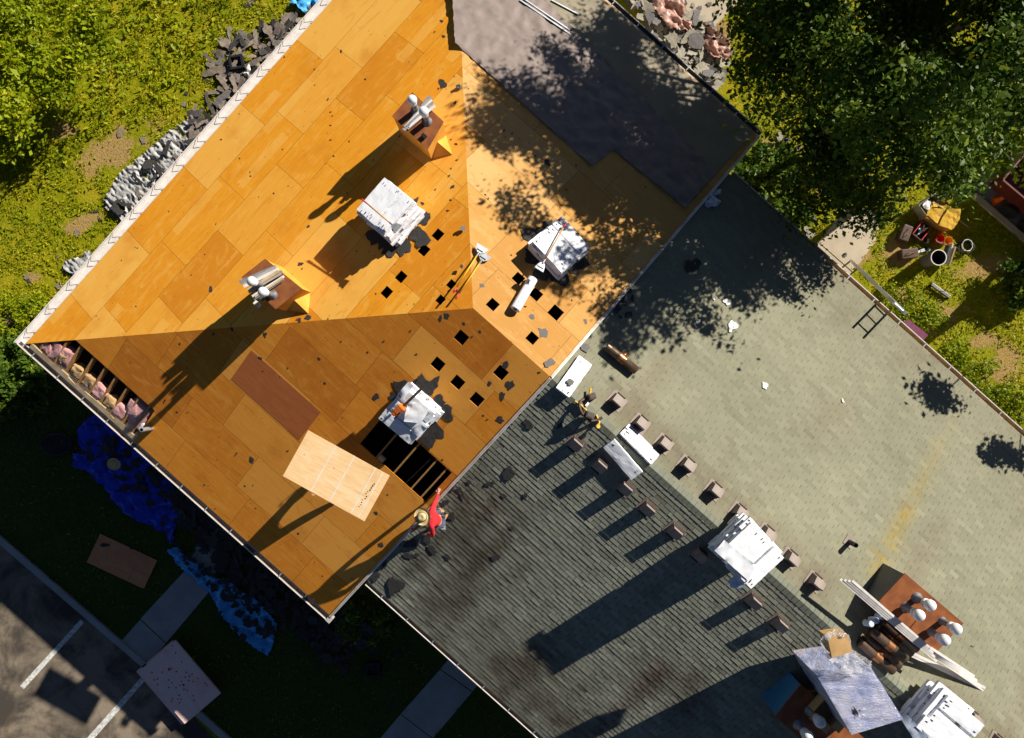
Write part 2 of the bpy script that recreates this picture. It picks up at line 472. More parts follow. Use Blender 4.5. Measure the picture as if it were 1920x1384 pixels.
slab('parking_lot', [(-700, 400), (0, 1017), (268, 1248), (402, 1384), (900, 1830), (-700, 2200)], .006, -.1, MT['asphalt'])
# kerb along the parking lot
kd = Vector((268 - 0, 1248 - 1017)).normalized()
slab('kerb', [(-700, 414), (0, 1017), (268, 1248), (402, 1370), (900, 1815), (908, 1806), (410, 1361), (275, 1240), (8, 1009), (-692, 405)], .11, -.1, MT['concrete_cool'])
slab('front_path', [(345, 1072), (392, 1110), (430, 1000), (520, 950), (470, 900), (380, 1000)], .02, -.1, MT['concrete_cool'])
slab('front_path', [(345, 1072), (392, 1110), (312, 1205), (264, 1160)], .024, -.1, MT['concrete_cool'])
slab('front_path', [(263, 1162), (311, 1207), (278, 1243), (224, 1206)], .022, -.1, MT['concrete_cool'])
slab('side_path', [(906, 1160), (965, 1198), (886, 1296), (826, 1254)], .02, -.1, MT['concrete_cool'])
slab('side_path', [(825, 1255.5), (885, 1297.5), (812, 1384), (752, 1338)], .022, -.1, MT['concrete_cool'])
slab('side_path', [(751, 1339.5), (811, 1385.5), (640, 1580), (580, 1540)], .02, -.1, MT['concrete_cool'])
slab('garden_path', [(1533, 455), (1598, 512), (1560, 560), (1480, 520)], .02, -.1, MT['concrete'])
slab('garden_path', [(1534, 453.5), (1599, 510), (1640, 455), (1655, 400), (1590, 385)], .022, -.1, MT['concrete'])
slab('garden_path', [(1275, 40), (1336, 55), (1395, -8), (1420, -60), (1360, -120), (1290, -60)], .022, -.1, MT['concrete'])
slab('driveway', [(1798, 340), (1826, 362), (1990, 500), (2300, 300), (2000, 0), (1860, 200), (1850, 290)], .012, -.1, M_('grey_drive', (.26, .24, .22), (.20, .185, .17), 2, .9))
slab('kerb', [(1792, 343), (1798, 338), (1850, 382), (1960, 478), (1952, 484), (1820, 370)], .1, -.1, MT['concrete'])
for k, (a, b, c, d) in enumerate([((151, 1162), (158, 1167), (45, 1292), (38, 1286)), ((268, 1266), (276, 1272), (172, 1390), (163, 1384)), ((395, 1395), (402, 1400), (300, 1520), (293, 1514))]):
    slab('parking_line', [a, b, c, d], .012, 0, MT['paint'])

# ------------------------------------------------------------------ the building
bld = empty('apartment_building', Matrix.Identity(4),
            'long house with its roof half stripped to orange plywood, half green shingles', 'building')
# walls under the eaves
IN = .55
def wall_block(u0, u1, ta, tb, ztop):
    mb = MB()
    q = [W3(u0, ta, 0), W3(u1, ta, 0), W3(u1, tb, 0), W3(u0, tb, 0)]
    for i in range(4):
        a, b = q[i], q[(i + 1) % 4]
        mb.add([a, b, b + Vector((0, 0, ztop)), a + Vector((0, 0, ztop))], [(0, 1, 2, 3)])
        k = int(ztop / .2)          # lap siding courses
        nn = (b - a).cross(Vector((0, 0, 1))).normalized() * .012
        for j in range(k):
            z = j * .2
            mb.add([a + nn * 2 + Vector((0, 0, z)), b + nn * 2 + Vector((0, 0, z)), b + nn * .3 + Vector((0, 0, z + .2)), a + nn * .3 + Vector((0, 0, z + .2))], [(0, 1, 2, 3)])
    return mb
wall_block(uA + IN, uK - .1, tL + IN, tR - IN, ZE - .12).build('wall', MT['siding'], bld)
wall_block(uK - .09, uEnd - .3, tL + JOGL + .3, tR - JOGR - .3, ZE + .35).build('wall', MT['siding'], bld)
# attic floor
af = MB()
af.add([W3(uA + .3, tL + .3, ZE - .1), W3(uK, tL + .3, ZE - .1), W3(uK, tR - .3, ZE - .1), W3(uA + .3, tR - .3, ZE - .1)], [(0, 1, 2, 3)])
af.build('attic_floor', MT['dark'], bld)
sf = MB()
for (ta, tb) in ((tL - .02, tL + IN), (tR - IN, tR + .02)):
    sf.box((0, 0, 0), (1, 1, 1), frame(W3((uA + uK) / 2, (ta + tb) / 2, ZE - .2), eu * (uK - uA), ew * abs(tb - ta), Vector((0, 0, .03))))
for (ta, tb) in ((tL + JOGL, tL + JOGL + IN), (tR - JOGR - IN, tR - JOGR)):
    sf.box((0, 0, 0), (1, 1, 1), frame(W3((uEnd + uK) / 2, (ta + tb) / 2, ZE + .33), eu * (uEnd - uK), ew * abs(tb - ta), Vector((0, 0, .03))))
sf.box((0, 0, 0), (1, 1, 1), frame(W3(uA + IN / 2, t0, ZE - .2), eu * IN, ew * (2 * HW - 2 * IN), Vector((0, 0, .03))))
sf.build('soffit', MT['white_trim'], bld)

def deck(name, pl, outer, holes, mat, th=.02, h=0.0, parent=bld):
    def ccw(p):
        return p if sum(p[i][0] * p[(i + 1) % len(p)][1] - p[(i + 1) % len(p)][0] * p[i][1] for i in range(len(p))) > 0 else p[::-1]
    loops = [ccw(outer)] + [ccw(q)[::-1] for q in holes]
    flat = [p for l in loops for p in l]
    tris = geometry.tessellate_polygon([[Vector((x, y, 0)) for x, y in l] for l in loops])
    n = len(flat)
    vs = [pl.at(x, y, h) for x, y in flat] + [pl.at(x, y, h - th) for x, y in flat]
    fs = []
    for t in tris:
        a, b, c = (Vector(flat[i]) for i in t)
        if (b - a).cross(c - a) < 0: t = t[::-1]
        fs.append(tuple(t)); fs.append(tuple(i + n for i in t[::-1]))
    o = 0
    for l in loops:
        k = len(l)
        fs += [(o + i, o + i + n, o + (i + 1) % k + n, o + (i + 1) % k) for i in range(k)]
        o += k
    me = bpy.data.meshes.new(name); me.from_pydata(vs, [], fs); me.materials.append(mat)
    uvl = me.uv_layers.new(name='UVMap')
    for lp in me.loops: uvl.data[lp.index].uv = flat[lp.vertex_index % n]
    me.update()
    return link(name, me, parent)

def ab_poly(pl, px): return [pl.pab(u, v) for u, v in px]
def sq(pl, u, v, s=.27):
    a, b = pl.pab(u, v); s /= 2
    return [(a - s, b - s), (a + s, b - s), (a + s, b + s), (a - s, b + s)]

hipL = A.ab(R0); WD = 2 * HW
A_holes = [sq(A, u, v, s) for u, v, s in ((821, 440, .25), (795, 469, .25), (752, 519, .25), (725, 548, .25), (846, 533, .2), (826, 562, .2))]
deck('roof_deck', A, [A.ab(W3(uA, tL, ZE)), A.ab(W3(uA, tR, ZE)), hipL], A_holes, MT['deck_hip'])
hipB = B.ab(R0); lenB = B.ab(R1)
ob = [B.pab(137, 634), B.ab(R0), B.ab(R1), B.ab(W3(uK, tL, ZE)), B.pab(262, 829), B.pab(290, 770)]
# keep the notch on clean plane lines
bx = B.pab(290, 770); ob[4] = (bx[0], 0.0); ob[5] = bx
hb = B.ab(R0); ob[0] = (bx[1] * hb[0] / hb[1], bx[1])
bigh = [B.pab(676, 831), B.pab(724, 776), B.pab(843, 886), B.pab(796, 940)]
b0 = min(p[1] for p in bigh); bigq = [(bigh[0][0], b0), (bigh[3][0] + .02, b0), (bigh[3][0] + .02, bigh[1][1]), (bigh[0][0], bigh[1][1])]
B_holes = [bigq] + [sq(B, u, v, .29) for u, v in ((865, 633), (821, 683), (858, 717), (894, 749), (939, 699))]
# the special dark sheet: find its cell (row, col) at px (520,730)
deck('roof_deck', B, ob, B_holes, MT['deck_left'])
C_holes = [sq(C, u, v, s) for u, v, s in ((924, 571, .25), (1042, 586, .31), (1005, 552, .27), (998, 634, .25), (972, 522, .25))]
deck('roof_deck', C, [C.ab(W3(uA, tR, ZE)), C.ab(W3(uK, tR, ZE)), C.ab(R1), C.ab(R0)], C_holes, MT['deck_right'])
# a darker replacement sheet in the left deck, set flush (4 mm proud)
dq = [B.pab(471, 656), B.pab(601, 772), B.pab(562, 826), B.pab(433, 712)]
a0, a1 = (dq[0][0] + dq[3][0]) / 2, (dq[1][0] + dq[2][0]) / 2; b0_, b1_ = (dq[3][1] + dq[2][1]) / 2, (dq[0][1] + dq[1][1]) / 2
MT['ply_brown'] = plywood('plywood_brown', (.40, .125, .038), (.33, .10, .03), (.44, .15, .05), (.24, .07, .02), None, 0, 500, 500)
deck('deck_sheet', B, [(a0, b0_), (a1, b0_), (a1, b1_), (a0, b1_)], [], MT['ply_brown'], .003, .004)

# rafters in the two openings
def rafter(u_abs, b_lo, b_hi):
    p = B.at(u_abs, b_lo, -.115); q = B.at(u_abs, b_hi, -.115)
    return MB().beam(p, q, .045, .185, B.n).build('rafter', MT['lumber'], bld)
row1 = bx[1]
for (u, v, u2, v2) in ((80, 645, 92, 628), (108, 668, 0, 0), (128, 685, 0, 0), (152, 707, 0, 0), (172, 728, 0, 0), (192, 745, 0, 0), (213, 765, 0, 0), (234, 785, 0, 0), (252, 803, 0, 0)):
    a = B.pab(u, v)[0]
    top = min(row1 + .5, a * hb[1] / hb[0] - .05)
    if top > .35: rafter(a, .12, top)
for (u, v) in ((727, 833), (760, 862), (793, 892), (811, 909)):
    a = B.pab(u, v)[0]; rafter(a, b0 - .6, bigq[2][1] + .5)
# ragged sheathing strip and fascia at the open eave
st = MB()
ra = .15
while ra < bx[0] - .1:
    l = U(.25, .6); st.hexa([B.at(ra, .0, -.018), B.at(min(ra + l, bx[0]), .0, -.018), B.at(min(ra + l, bx[0]), U(.10, .2), -.018), B.at(ra, U(.10, .2), -.018)],
                            [B.at(ra, .0, .0), B.at(min(ra + l, bx[0]), .0, .0), B.at(min(ra + l, bx[0]), U(.10, .2), .0), B.at(ra, U(.10, .2), .0)])
    ra += l
st.build('eave_board', MT['lumber_pale'], bld)

# boards at the hip lines and the rake
hl = MB()
for pl, qq in ((A, R0),):
    pass
rk = MB()
for s_, t_ in ((tL, t0), (t0, tR)):
    za, zb = (ZE, ZR) if s_ == tL else (ZR, ZE)
    rk.beam(W3(uK + .035, s_, za - .055), W3(uK + .035, t_, zb - .055), .055, .16, Vector((0, 0, 1)))
rk.build('rake_board', MT['rail_wood'], bld)
rk2 = MB()
for s_, t_ in ((tL, t0), (t0, tR)):
    za, zb = (ZE, ZR) if s_ == tL else (ZR, ZE)
    rk2.beam(W3(uK + .075, s_, za + .012), W3(uK + .075, t_, zb + .012), .022, .05, Vector((0, 0, 1)))
rk2.build('drip_edge', MT['white_metal'], bld)
fb = MB()
for p, q, o in ((W3(uA, tL - .015, ZE - .13), W3(uK, tL - .015, ZE - .13), 0), (W3(uA, tR + .015, ZE - .13), W3(uK, tR + .015, ZE - .13), 0), (W3(uA - .015, tL, ZE - .13), W3(uA - .015, tR, ZE - .13), 0),
                (W3(uK + .1, tL + JOGL - .02, ZE + JOGL * TP - .17), W3(uEnd, tL + JOGL - .02, ZE + JOGL * TP - .17), 0), (W3(uK + .1, tR - JOGR + .02, ZE + JOGR * TP - .17), W3(uEnd, tR - JOGR + .02, ZE + JOGR * TP - .17), 0)):
    fb.beam(p, q, .025, .2)
fb.build('fascia', MT['white_trim'], bld)

def gutter(p, q, out, wide=.13, fill=None, hang=.95, hmat='galv', brk=False):
    d = (q - p).normalized(); up = Vector((0, 0, 1)); L = (q - p).length
    prof = [(0, 0), (0, -.1), (wide * .8, -.115), (wide, -.03), (wide, .012), (wide - .022, .012), (wide - .022, .0), (wide - .012, -.03), (wide * .75, -.10), (.012, -.088), (.012, 0)]
    n = len(prof)
    vs = [p + out * a + up * b for a, b in prof] + [q + out * a + up * b for a, b in prof]
    mb = MB(); fs = [(i, (i + 1) % n, n + (i + 1) % n, n + i) for i in range(n)]
    mb.add(vs, fs); mb.add([vs[i] for i in range(n)], [tuple(range(n))]); mb.add([vs[n + i] for i in range(n)], [tuple(range(n))])
    for k, f in enumerate(fs):
        if k in (7, 8, 9): mb.m[k] = 1
    g = mb.build('gutter', [MT['white_trim'], MT[fill or 'gutter_dirt']], bld)
    x = hang * .6; first = None
    while x < L:
        c = p + d * x
        if first is None:
            hb_ = MB()
            if brk:   # bent rod bracket
                hb_.tube([c + out * (wide * .9) + up * .02, c + out * (wide * .55) - d * .10 + up * .03, c - out * .02 + d * .08 + up * .03], .009, 6)
            else:
                hb_.beam(c + out * .0 + up * .016, c + out * wide + up * .016, .028, .012)
            first = hb_.build('gutter_hanger', MT['black' if brk else hmat], g); x0 = x
        else:
            h2 = first.copy(); COL.objects.link(h2); h2.parent = g; h2.location = d * (x - x0)
        x += hang
    return g
gutter(W3(uA - .2, tL - .03, ZE - .03), W3(uK + .05, tL - .03, ZE - .03), -ew, .15)
gutter(W3(uA - .2, tR + .03, ZE - .03), W3(uK + .05, tR + .03, ZE - .03), ew, .15)
gutter(W3(uA - .03, tL - .2, ZE - .03), W3(uA - .03, tR + .2, ZE - .03), -eu, .27, 'white_trim', .92, brk=True)
zgL, zgR = ZE + JOGL * TP - DROP, ZE + JOGR * TP - DROP
gutter(W3(uK + .16, tL + JOGL - .035, zgL - .03), W3(uEnd, tL + JOGL - .035, zgL - .03), -ew, .14)
gutter(W3(uK + .16, tR - JOGR + .035, zgR - .03), W3(uEnd, tR - JOGR + .035, zgR - .03), ew, .15, 'lumber_pale')
# corner return of the left gutter
ds = MB(); e0 = W3(uK + .05, tL - .1, ZE - .09)
ds.box((0, 0, 0), (.16, .2, .16), frame(e0 + eu * .03, eu, ew, Vector((0, 0, 1))))
ds.build('gutter_end', MT['gutter'], bld, bevel=.01)
dp = MB(); q0 = W3(uK - .25, tL - .1, ZE - .2)
dp.tube([W3(uK - .9, tL - .16, ZE - .12), W3(uK - 2.4, tL - .3, ZE - .55), W3(uK - 2.5, tL + .4, ZE - .8), W3(uK - 2.5, tL + .45, .2)], .045, 8)
dp.build('downspout', MT['galv'], bld, smooth=True)

# ---- green shingles: every tab is real geometry
def shingle_mat(name, c1, c2):
    g = NG(name)
    a = g.n("ShaderNodeAttribute"); a.attribute_name = 'tone'
    co = g.coord()
    c = g.mix(g.ramp(g.noise(co, 55, 3, .7), .3, .7), c1, c2)
    c = g.mix(1.0, c, a.outputs[0], 'MULTIPLY')
    g.bump(g.noise(co, 120, 2, .7), .35, .004)
    return g.out(c, .92, 0, .2)
MT['sh_left'] = shingle_mat('shingle_left', (.225, .23, .18), (.165, .17, .13))
MT['sh_right'] = shingle_mat('shingle_right', (.25, .243, .168), (.20, .195, .132))

VENT_R = [(1156, 752), (1200, 794), (1244, 832), (1287, 872), (1338, 919), (1384, 960), (1436, 1000), (1480, 1046), (1526, 1090), (1768, 1302), (1818, 1344), (1868, 1392)]
VENT_L = [(1079, 832), (1124, 872), (1171, 914), (1213, 953), (1264, 995), (1310, 1038), (1410, 1125), (1459, 1167)]
VR_ab = [GR.pab(*p) for p in VENT_R]
streak = [GR.pab(1640, 1075), GR.pab(1700, 960), GR.pab(1790, 780)]
def seg_d(p, a, b):
    a = Vector(a); b = Vector(b); p = Vector(p); d = b - a
    t = max(0, min(1, (p - a).dot(d) / d.dot(d))); return (p - a - d * t).length, t
redst = (GL.pab(1110, 1384), GL.pab(1240, 1250))
def tone_right(a, b, rv):
    k = 1.0 + .10 * fbm(a * .35, b * .35, 3) + rv
    c = [k, k, k]
    n = fbm(a * .9, b * .25, 9)
    if n > .15: q = min(1, (n - .15) * 2.2) * .28; c = [c[0] * (1 - q * .35), c[1] * (1 - q * .55), c[2] * (1 - q * .6)]
    for i in range(2):
        d, t = seg_d((a, b), streak[i], streak[i + 1])
        wd = .16 if i == 0 else .12
        q = math.exp(-(d / wd) ** 2) * (.8 if i == 0 else .72 * (1 - t) + .15 * t)
        c = [c[0] * (1 + .28 * q), c[1] * (1 - .02 * q), c[2] * (1 - .66 * q)]
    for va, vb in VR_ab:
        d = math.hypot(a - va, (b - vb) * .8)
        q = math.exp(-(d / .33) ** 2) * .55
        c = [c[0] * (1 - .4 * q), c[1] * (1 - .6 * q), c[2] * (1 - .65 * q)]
    # weathered browner band close to the eave
    q = max(0, 1 - b / 4.2) * .22
    c = [c[0] * (1 - q * .55), c[1] * (1 - q * .75), c[2] * (1 - q * .8)]
    return c
LLs = [(GL.pab(880, 1050), 1.3), (GL.pab(800, 1090), 1.0), (GL.pab(960, 1280), 1.2), (GL.pab(1010, 1250), .9), (GL.pab(900, 960), 1.0), (GL.pab(850, 1150), 1.1), (GL.pab(1050, 1330), 1.0), (GL.pab(1260, 1290), .9)]
def tone_left(a, b, rv):
    k = 1.0 + .22 * fbm(a * 2.2, b * .35, 5) + rv * 2.2
    c = [k, k, k]
    q = 0
    for (pa, pb), r in LLs:
        q = max(q, math.exp(-(((a - pa) / r) ** 2 + ((b - pb) / r) ** 2)))
    q = min(1, q * (.9 + 1.6 * fbm(a * 2.6, b * .5, 2)))
    q = max(0, q) * .68
    c = [c[0] * (1 - q * .85), c[1] * (1 - q * .95), c[2] * (1 - q * 1.0)]
    d, t = seg_d((a, b), *redst)
    q = math.exp(-(d / .2) ** 2) * .55
    c = [c[0] * (1 - q * .6), c[1] * (1 - q * .85), c[2] * (1 - q * .8)]
    return c

def shingles(pl, tone, mat, a0, a1, b0, b1, thick, seed, gap=.006):
    rr = random.Random(seed); EX = .117
    V = []; Fc = []; T = []
    nrow = int((b1 - b0) / EX)
    for i in range(nrow):
        b = b0 + i * EX; bt = min(b + EX + .03, b1)
        a = a0 + (0 if i % 2 else -.15) + rr.uniform(-.04, .04)
        th_row = thick * rr.uniform(.9, 1.1)
        while a < a1:
            Lt = .305 if rr.random() < .96 else .61
            x0, x1 = max(a, a0), min(a + Lt - gap, a1); a += Lt
            if x1 - x0 < .03: continue
            if rr.random() < .012: h = th_row * .5
            else: h = th_row * rr.uniform(.75, 1.25)
            dy = rr.uniform(-.005, .005)
            k = len(V)
            for (xa, yb, hh) in ((x0, b + dy, h), (x1, b + dy, h), (x1, bt, .003), (x0, bt, .003), (x0, b + dy, -.004), (x1, b + dy, -.004)):
                V.append(pl.at(xa, yb, hh))
            Fc += [(k, k + 1, k + 2, k + 3), (k + 4, k + 5, k + 1, k), (k + 4, k, k + 3), (k + 5, k + 2, k + 1)]
            rv = rr.gauss(0, .05)
            for (xa, yb) in ((x0, b), (x1, b), (x1, bt), (x0, bt), (x0, b), (x1, b)):
                c = tone(xa, yb, rv); T += [max(0.02, c[0]), max(0.02, c[1]), max(.02, c[2]), 1.0]
    # backing sheet
    k = len(V)
    V += [pl.at(a0, b0, -.012), pl.at(a1, b0, -.012), pl.at(a1, b1, -.012), pl.at(a0, b1, -.012)]
    Fc.append((k, k + 1, k + 2, k + 3)); T += [.22, .22, .22, 1] * 4
    me = bpy.data.meshes.new('shingle_field'); me.from_pydata(V, [], Fc); me.materials.append(mat)
    at = me.attributes.new('tone', 'FLOAT_COLOR', 'POINT'); at.data.foreach_set('color', T)
    me.update(); return link('shingle_field', me, bld)
gbL, gbR = JOGL * math.sqrt(1 + TP * TP), JOGR * math.sqrt(1 + TP * TP); gb1 = HW * math.sqrt(1 + TP * TP)
shingles(GL, tone_left, MT['sh_left'], uK - uA + .09, uEnd - uA, gbL - .03, gb1, .0145, 5, .012)
# GR: its ex may be flipped
ea, eb = GR.ab(W3(uK + .09, tR, ZE))[0], GR.ab(W3(uEnd, tR, ZE))[0]
shingles(GR, tone_right, MT['sh_right'], min(ea, eb), max(ea, eb), gbR - .03, gb1, .010, 6)
# ridge caps, folded over the ridge
rc = MB(); T = []
x = uK + .1
while x < uEnd:
    h = .012 + U(0, .004); x1 = x + .16
    for sgn in (1, -1):
        pl = GL if sgn > 0 else GR
        def q(xx, off, hh):
            base = W3(xx, t0, ZR - DROP + .012)
            return base + Vector((0, 0, hh)) - pl.es * off
        v = [q(x, 0, h), q(x, .16, h - .004), q(x1, .16, h - .014), q(x1, 0, h - .010)]
        lo = [p - Vector((0, 0, .016)) for p in v]
        rc.hexa(lo if sgn < 0 else lo[::-1], v if sgn < 0 else v[::-1])
    tv = 1 + R.gauss(0, .06)
    T += [tv * .9, tv * .92, tv * .9, 1] * 16
    x = x1 - .012
me = rc.mesh('ridge_cap', MT['sh_left']); at = me.attributes.new('tone', 'FLOAT_COLOR', 'POINT'); at.data.foreach_set('color', T[:len(me.vertices) * 4])
link('ridge_cap', me, bld)

# ---- felt underlayment and the eave membrane on the right deck
def felt_mat():
    g = NG('felt'); co = g.coord()
    c = g.mix(g.ramp(g.noise(co, 2.2, 5, .6), .3, .7), (.22, .17, .148), (.175, .135, .118))
    vo = g.n("ShaderNodeTexVoronoi"); g.put(vo.inputs[0], co); vo.inputs['Scale'].default_value = 2.2
    c = g.mix(g.ramp(vo.outputs[0], .035, .012), c, (.6, .55, .5))
    return g.out(c, .62, 0, .35)
MT['felt'] = felt_mat()
def sheet_on(name, pl, px, mat, h0, amp, sp, parent, seed=0, fs=3.0, rough=0.0, dirs=None, ridged=False):
    poly = ab_poly(pl, px)
    vs, fsx = cdt_sheet(poly, sp, .3, rough)
    V = []
    for a, b in vs:
        if dirs: n_ = fbm((a * dirs[0] + b * dirs[1]) * fs, (a * dirs[1] - b * dirs[0]) * fs * .45, seed, 4)
        else: n_ = fbm(a * fs, b * fs, seed, 4)
        if ridged: n_ = .55 - 1.7 * abs(n_) + .5 * fbm(a * .8, b * .8, seed + 3, 2)
        V.append(pl.at(a, b, h0 + amp * max(0.02, .5 + n_)))
    mb = MB(); 
    f2 = []
    for f in fsx:
        p = [V[i] for i in f[:3]]
        f2.append(f if (p[1] - p[0]).cross(p[2] - p[0]).dot(pl.n) > 0 else f[::-1])
    mb.add(V, f2)
    return mb.build(name, mat, parent, smooth=True)
cc = lambda u, t: None
cor = C.ab(W3(uK, tR, ZE))
ff = sheet_on('felt_underlayment', C, [(853, 82), (1110, 312), (1150, 281), (1284, 390), (1345, 322), (1180, 160), (1000, -20), (900, -120), (842, -60), (848, 0)], MT['felt'], .006, .034, .07, bld, 3, 1.7, .012, None, True)
sheet_on('eave_membrane', C, [(1345, 322), (1411, 250), (1122, -8), (980, -150), (900, -120), (1000, -20), (1180, 160)], M_('eave_membrane', (.25, .21, .14), (.18, .15, .10), 2, .6, sx=.4, sy=.4), .012, .008, .18, bld, 4, 1.0)

# ---- roof vents (part of the building)
def vent_mesh():
    mb = MB()
    mb.box((0, 0, .004), (.44, .40, .008), slot=0)
    # hood: box with level-ish lid, sloped front
    w_, d_, h_ = .145, .155, .27
    bot = [(-w_, -d_, .008), (w_, -d_, .008), (w_, d_, .008), (-w_, d_, .008)]
    top = [(-w_ * .92, -d_ * .35, h_ - .04), (w_ * .92, -d_ * .35, h_ - .04), (w_ * .92, d_ * .98, h_), (-w_ * .92, d_ * .98, h_)]
    mb.hexa(bot, top, 0)
    mb.hexa([(p[0] * 1.06, p[1] * 1.06, p[2] + .003) for p in top], [(p[0] * 1.06, p[1] * 1.06, p[2] + .03) for p in top], 0)
    mb.box((0, -d_ - .012, .07), (.24, .02, .05), slot=1)
    mb.box((0, d_ + .01, .10), (.26, .015, .12), slot=1)
    return mb.mesh('roof_vent', [MT['vent'], MT['vent_dark']])
vm = vent_mesh(); v0 = None
for pl, lst in ((GR, VENT_R), (GL, VENT_L)):
    for (u, v) in lst:
        M = pl.M(u, v, 0, .012)
        if v0 is None: v0 = link('roof_vent', vm, bld, M)
        else:
            c = v0.copy(); COL.objects.link(c); c.parent = bld; c.matrix_local = M

# small plumbing vent stubs
def stub(pl, u, v, r, L, mat, name='vent_pipe', tilt=None):
    p = pl.hit(u, v); mb = MB()
    mb.tube([p, p + Vector((0, 0, L)), p + Vector((0, 0, L)), p + Vector((0, 0, L * .3))], [r, r, r * .75, r * .7], 12, caps=False)
    f = mb.build(name, mat, bld, smooth=False)
    fl = MB(); fl.box((0, 0, .006), (.26, .26, .008), pl.M(u, v, .0, .012)); fl.build('flashing', MT['vent'], f)
    return f
stub(GR, 1592, 1016, .06, .35, MT['black'])
pp = B.hit(285, 803)
MB().tube([pp - Vector((0, 0, .1)), pp + Vector((0, 0, .55)), pp + Vector((0, 0, .55)), pp + Vector((0, 0, .2))], [.06, .06, .045, .045], 12, caps=False).build('vent_pipe', MT['galv'], bld)

# ---- chimney chases
def ball_pipe(parent, base, h, r=.125, pr=.07):
    mb = MB(); mb.lathe([(pr * 1.8, 0), (pr * 1.8, .01), (pr, .03), (pr, h)], base, 14)
    p = mb.build('flue_pipe', MT['grey_metal'], parent, smooth=True)
    cb = MB()
    prof = [(pr, h - .10), (r * .75, h - .085), (r * .8, h - .02), (r * .55, h - .01)]
    prof += [(r * math.cos(t), h + r * .8 + r * math.sin(t)) for t in [math.radians(x) for x in range(-60, 91, 15)]]
    prof[-1] = (.0005, prof[-1][1])
    cb.lathe(prof, base, 20)
    cb.build('vent_cap', MT['white_metal'], parent, smooth=True)

def chase(name, top_px, zt, pl, side_mats, cap_mat, over=.03, capz=.03):
    tops = [P(u, v, zt) for u, v in top_px]
    c = sum(tops, Vector()) / len(tops)
    bots = []
    for t in tops:
        q = c + (t - c) * .96
        # vertical line down to plane
        z = pl.O.z - ((q - pl.O).x * pl.n.x + (q - pl.O).y * pl.n.y) / pl.n.z
        bots.append(Vector((q.x, q.y, z - .03)))
    mb = MB(); n = len(tops)
    for i in range(n):
        a, b = bots[i], bots[(i + 1) % n]
        ta, tb = Vector((a.x, a.y, zt - capz)), Vector((b.x, b.y, zt - capz))
        mb.add([a, b, tb, ta], [(0, 1, 2, 3)], min(i, len(side_mats) - 1) if len(side_mats) > 1 else 0)
    ch = mb.build('chimney', side_mats, bld)
    cp = MB()
    cp.hexa([t - Vector((0, 0, capz)) for t in tops], list(tops))
    # order check so normals face out is not needed for rendering
    lip = cp.build('chimney_cap', cap_mat, ch)
    return ch, tops, bots, c

def cricket(parent, pl, p_base1, p_base2, tip_px, hgt, mat):
    tip = pl.hit(*tip_px, .01); m = (p_base1 + p_base2) / 2 + Vector((0, 0, hgt))
    MB().add([p_base1, p_base2, tip, m], [(0, 3, 2), (3, 1, 2), (0, 2, 1), (0, 1, 3)]).build('cricket', mat, parent)

zA1 = A.hit(785, 250).z; z1 = zA1 + 1.15
ch1, tp1, bt1, cc1 = chase('chimney', [(773, 173), (832, 228), (802, 280), (735, 218)], z1, A, [MT['chase_ply']], MT['rust'])
cricket(ch1, A, bt1[1], bt1[2], (848, 290), .42, MT['chase_ply'])
ball_pipe(ch1, P(780, 207, z1), .55, .12); ball_pipe(ch1, P(801, 228, z1), .55, .12)
zA2 = A.hit(515, 545).z; z2 = zA2 + 1.15
ch2, tp2, bt2, cc2 = chase('chimney', [(497, 485), (566, 541), (517, 580), (452, 520)], z2, A, [MT['chase_ply']], MT['rust'])
cricket(ch2, A, bt2[1], bt2[2], (578, 588), .42, MT['chase_ply'])
ball_pipe(ch2, P(491, 534, z2), .55, .12); ball_pipe(ch2, P(511, 553, z2), .55, .12)
# big chase on the right slope
zb = GR.hit(1654, 1052).z; z3 = D - (D - zb) * (694 / 737.0)
ch3, tp3, bt3, cc3 = chase('chimney', [(1697, 1075), (1807, 1169), (1752, 1227), (1644, 1132)], z3, GR, [MT['brown_metal'], MT['brown_metal'], MT['brown_metal'], MT['blue_metal']], MT['rust'])
MB().box((0, 0, 0), (.06, .03, .02), frame(P(1753, 1125, z3 + .012), eu, ew, Vector((0, 0, 1)))).build('cap_seam', MT['rust'], ch3)
MB().hexa([P(u, v, z3 + .003) for u, v in ((1754, 1124), (1805, 1168), (1752, 1224), (1703, 1182))][::-1], [P(u, v, z3 + .02) for u, v in ((1754, 1124), (1805, 1168), (1752, 1224), (1703, 1182))][::-1]).build('chimney_cap', MT['rust'], ch3)
for (u, v) in ((1719, 1121), (1699, 1139), (1766, 1164), (1745, 1184)):
    ball_pipe(ch3, P(u, v, z3), .40, .135, .075)
# lower chase, in the shade of the pallet
z4 = 9.35
ch4, tp4, bt4, cc4 = chase('chimney', [(1502, 1283), (1620, 1384), (1572, 1448), (1453, 1344)], z4, GL, [MT['brown_metal'], MT['brown_metal'], MT['brown_metal'], M_('blue_panel', (.06, .22, .40), (.045, .17, .32), 2, .3, .2)], MT['rust'])  # blue side: sky reflection painted into its colour
for (u, v) in ((1522, 1336), (1500, 1362), (1575, 1398)):
    ball_pipe(ch4, P(u - 3, v - 3, z4), .40, .135, .075)

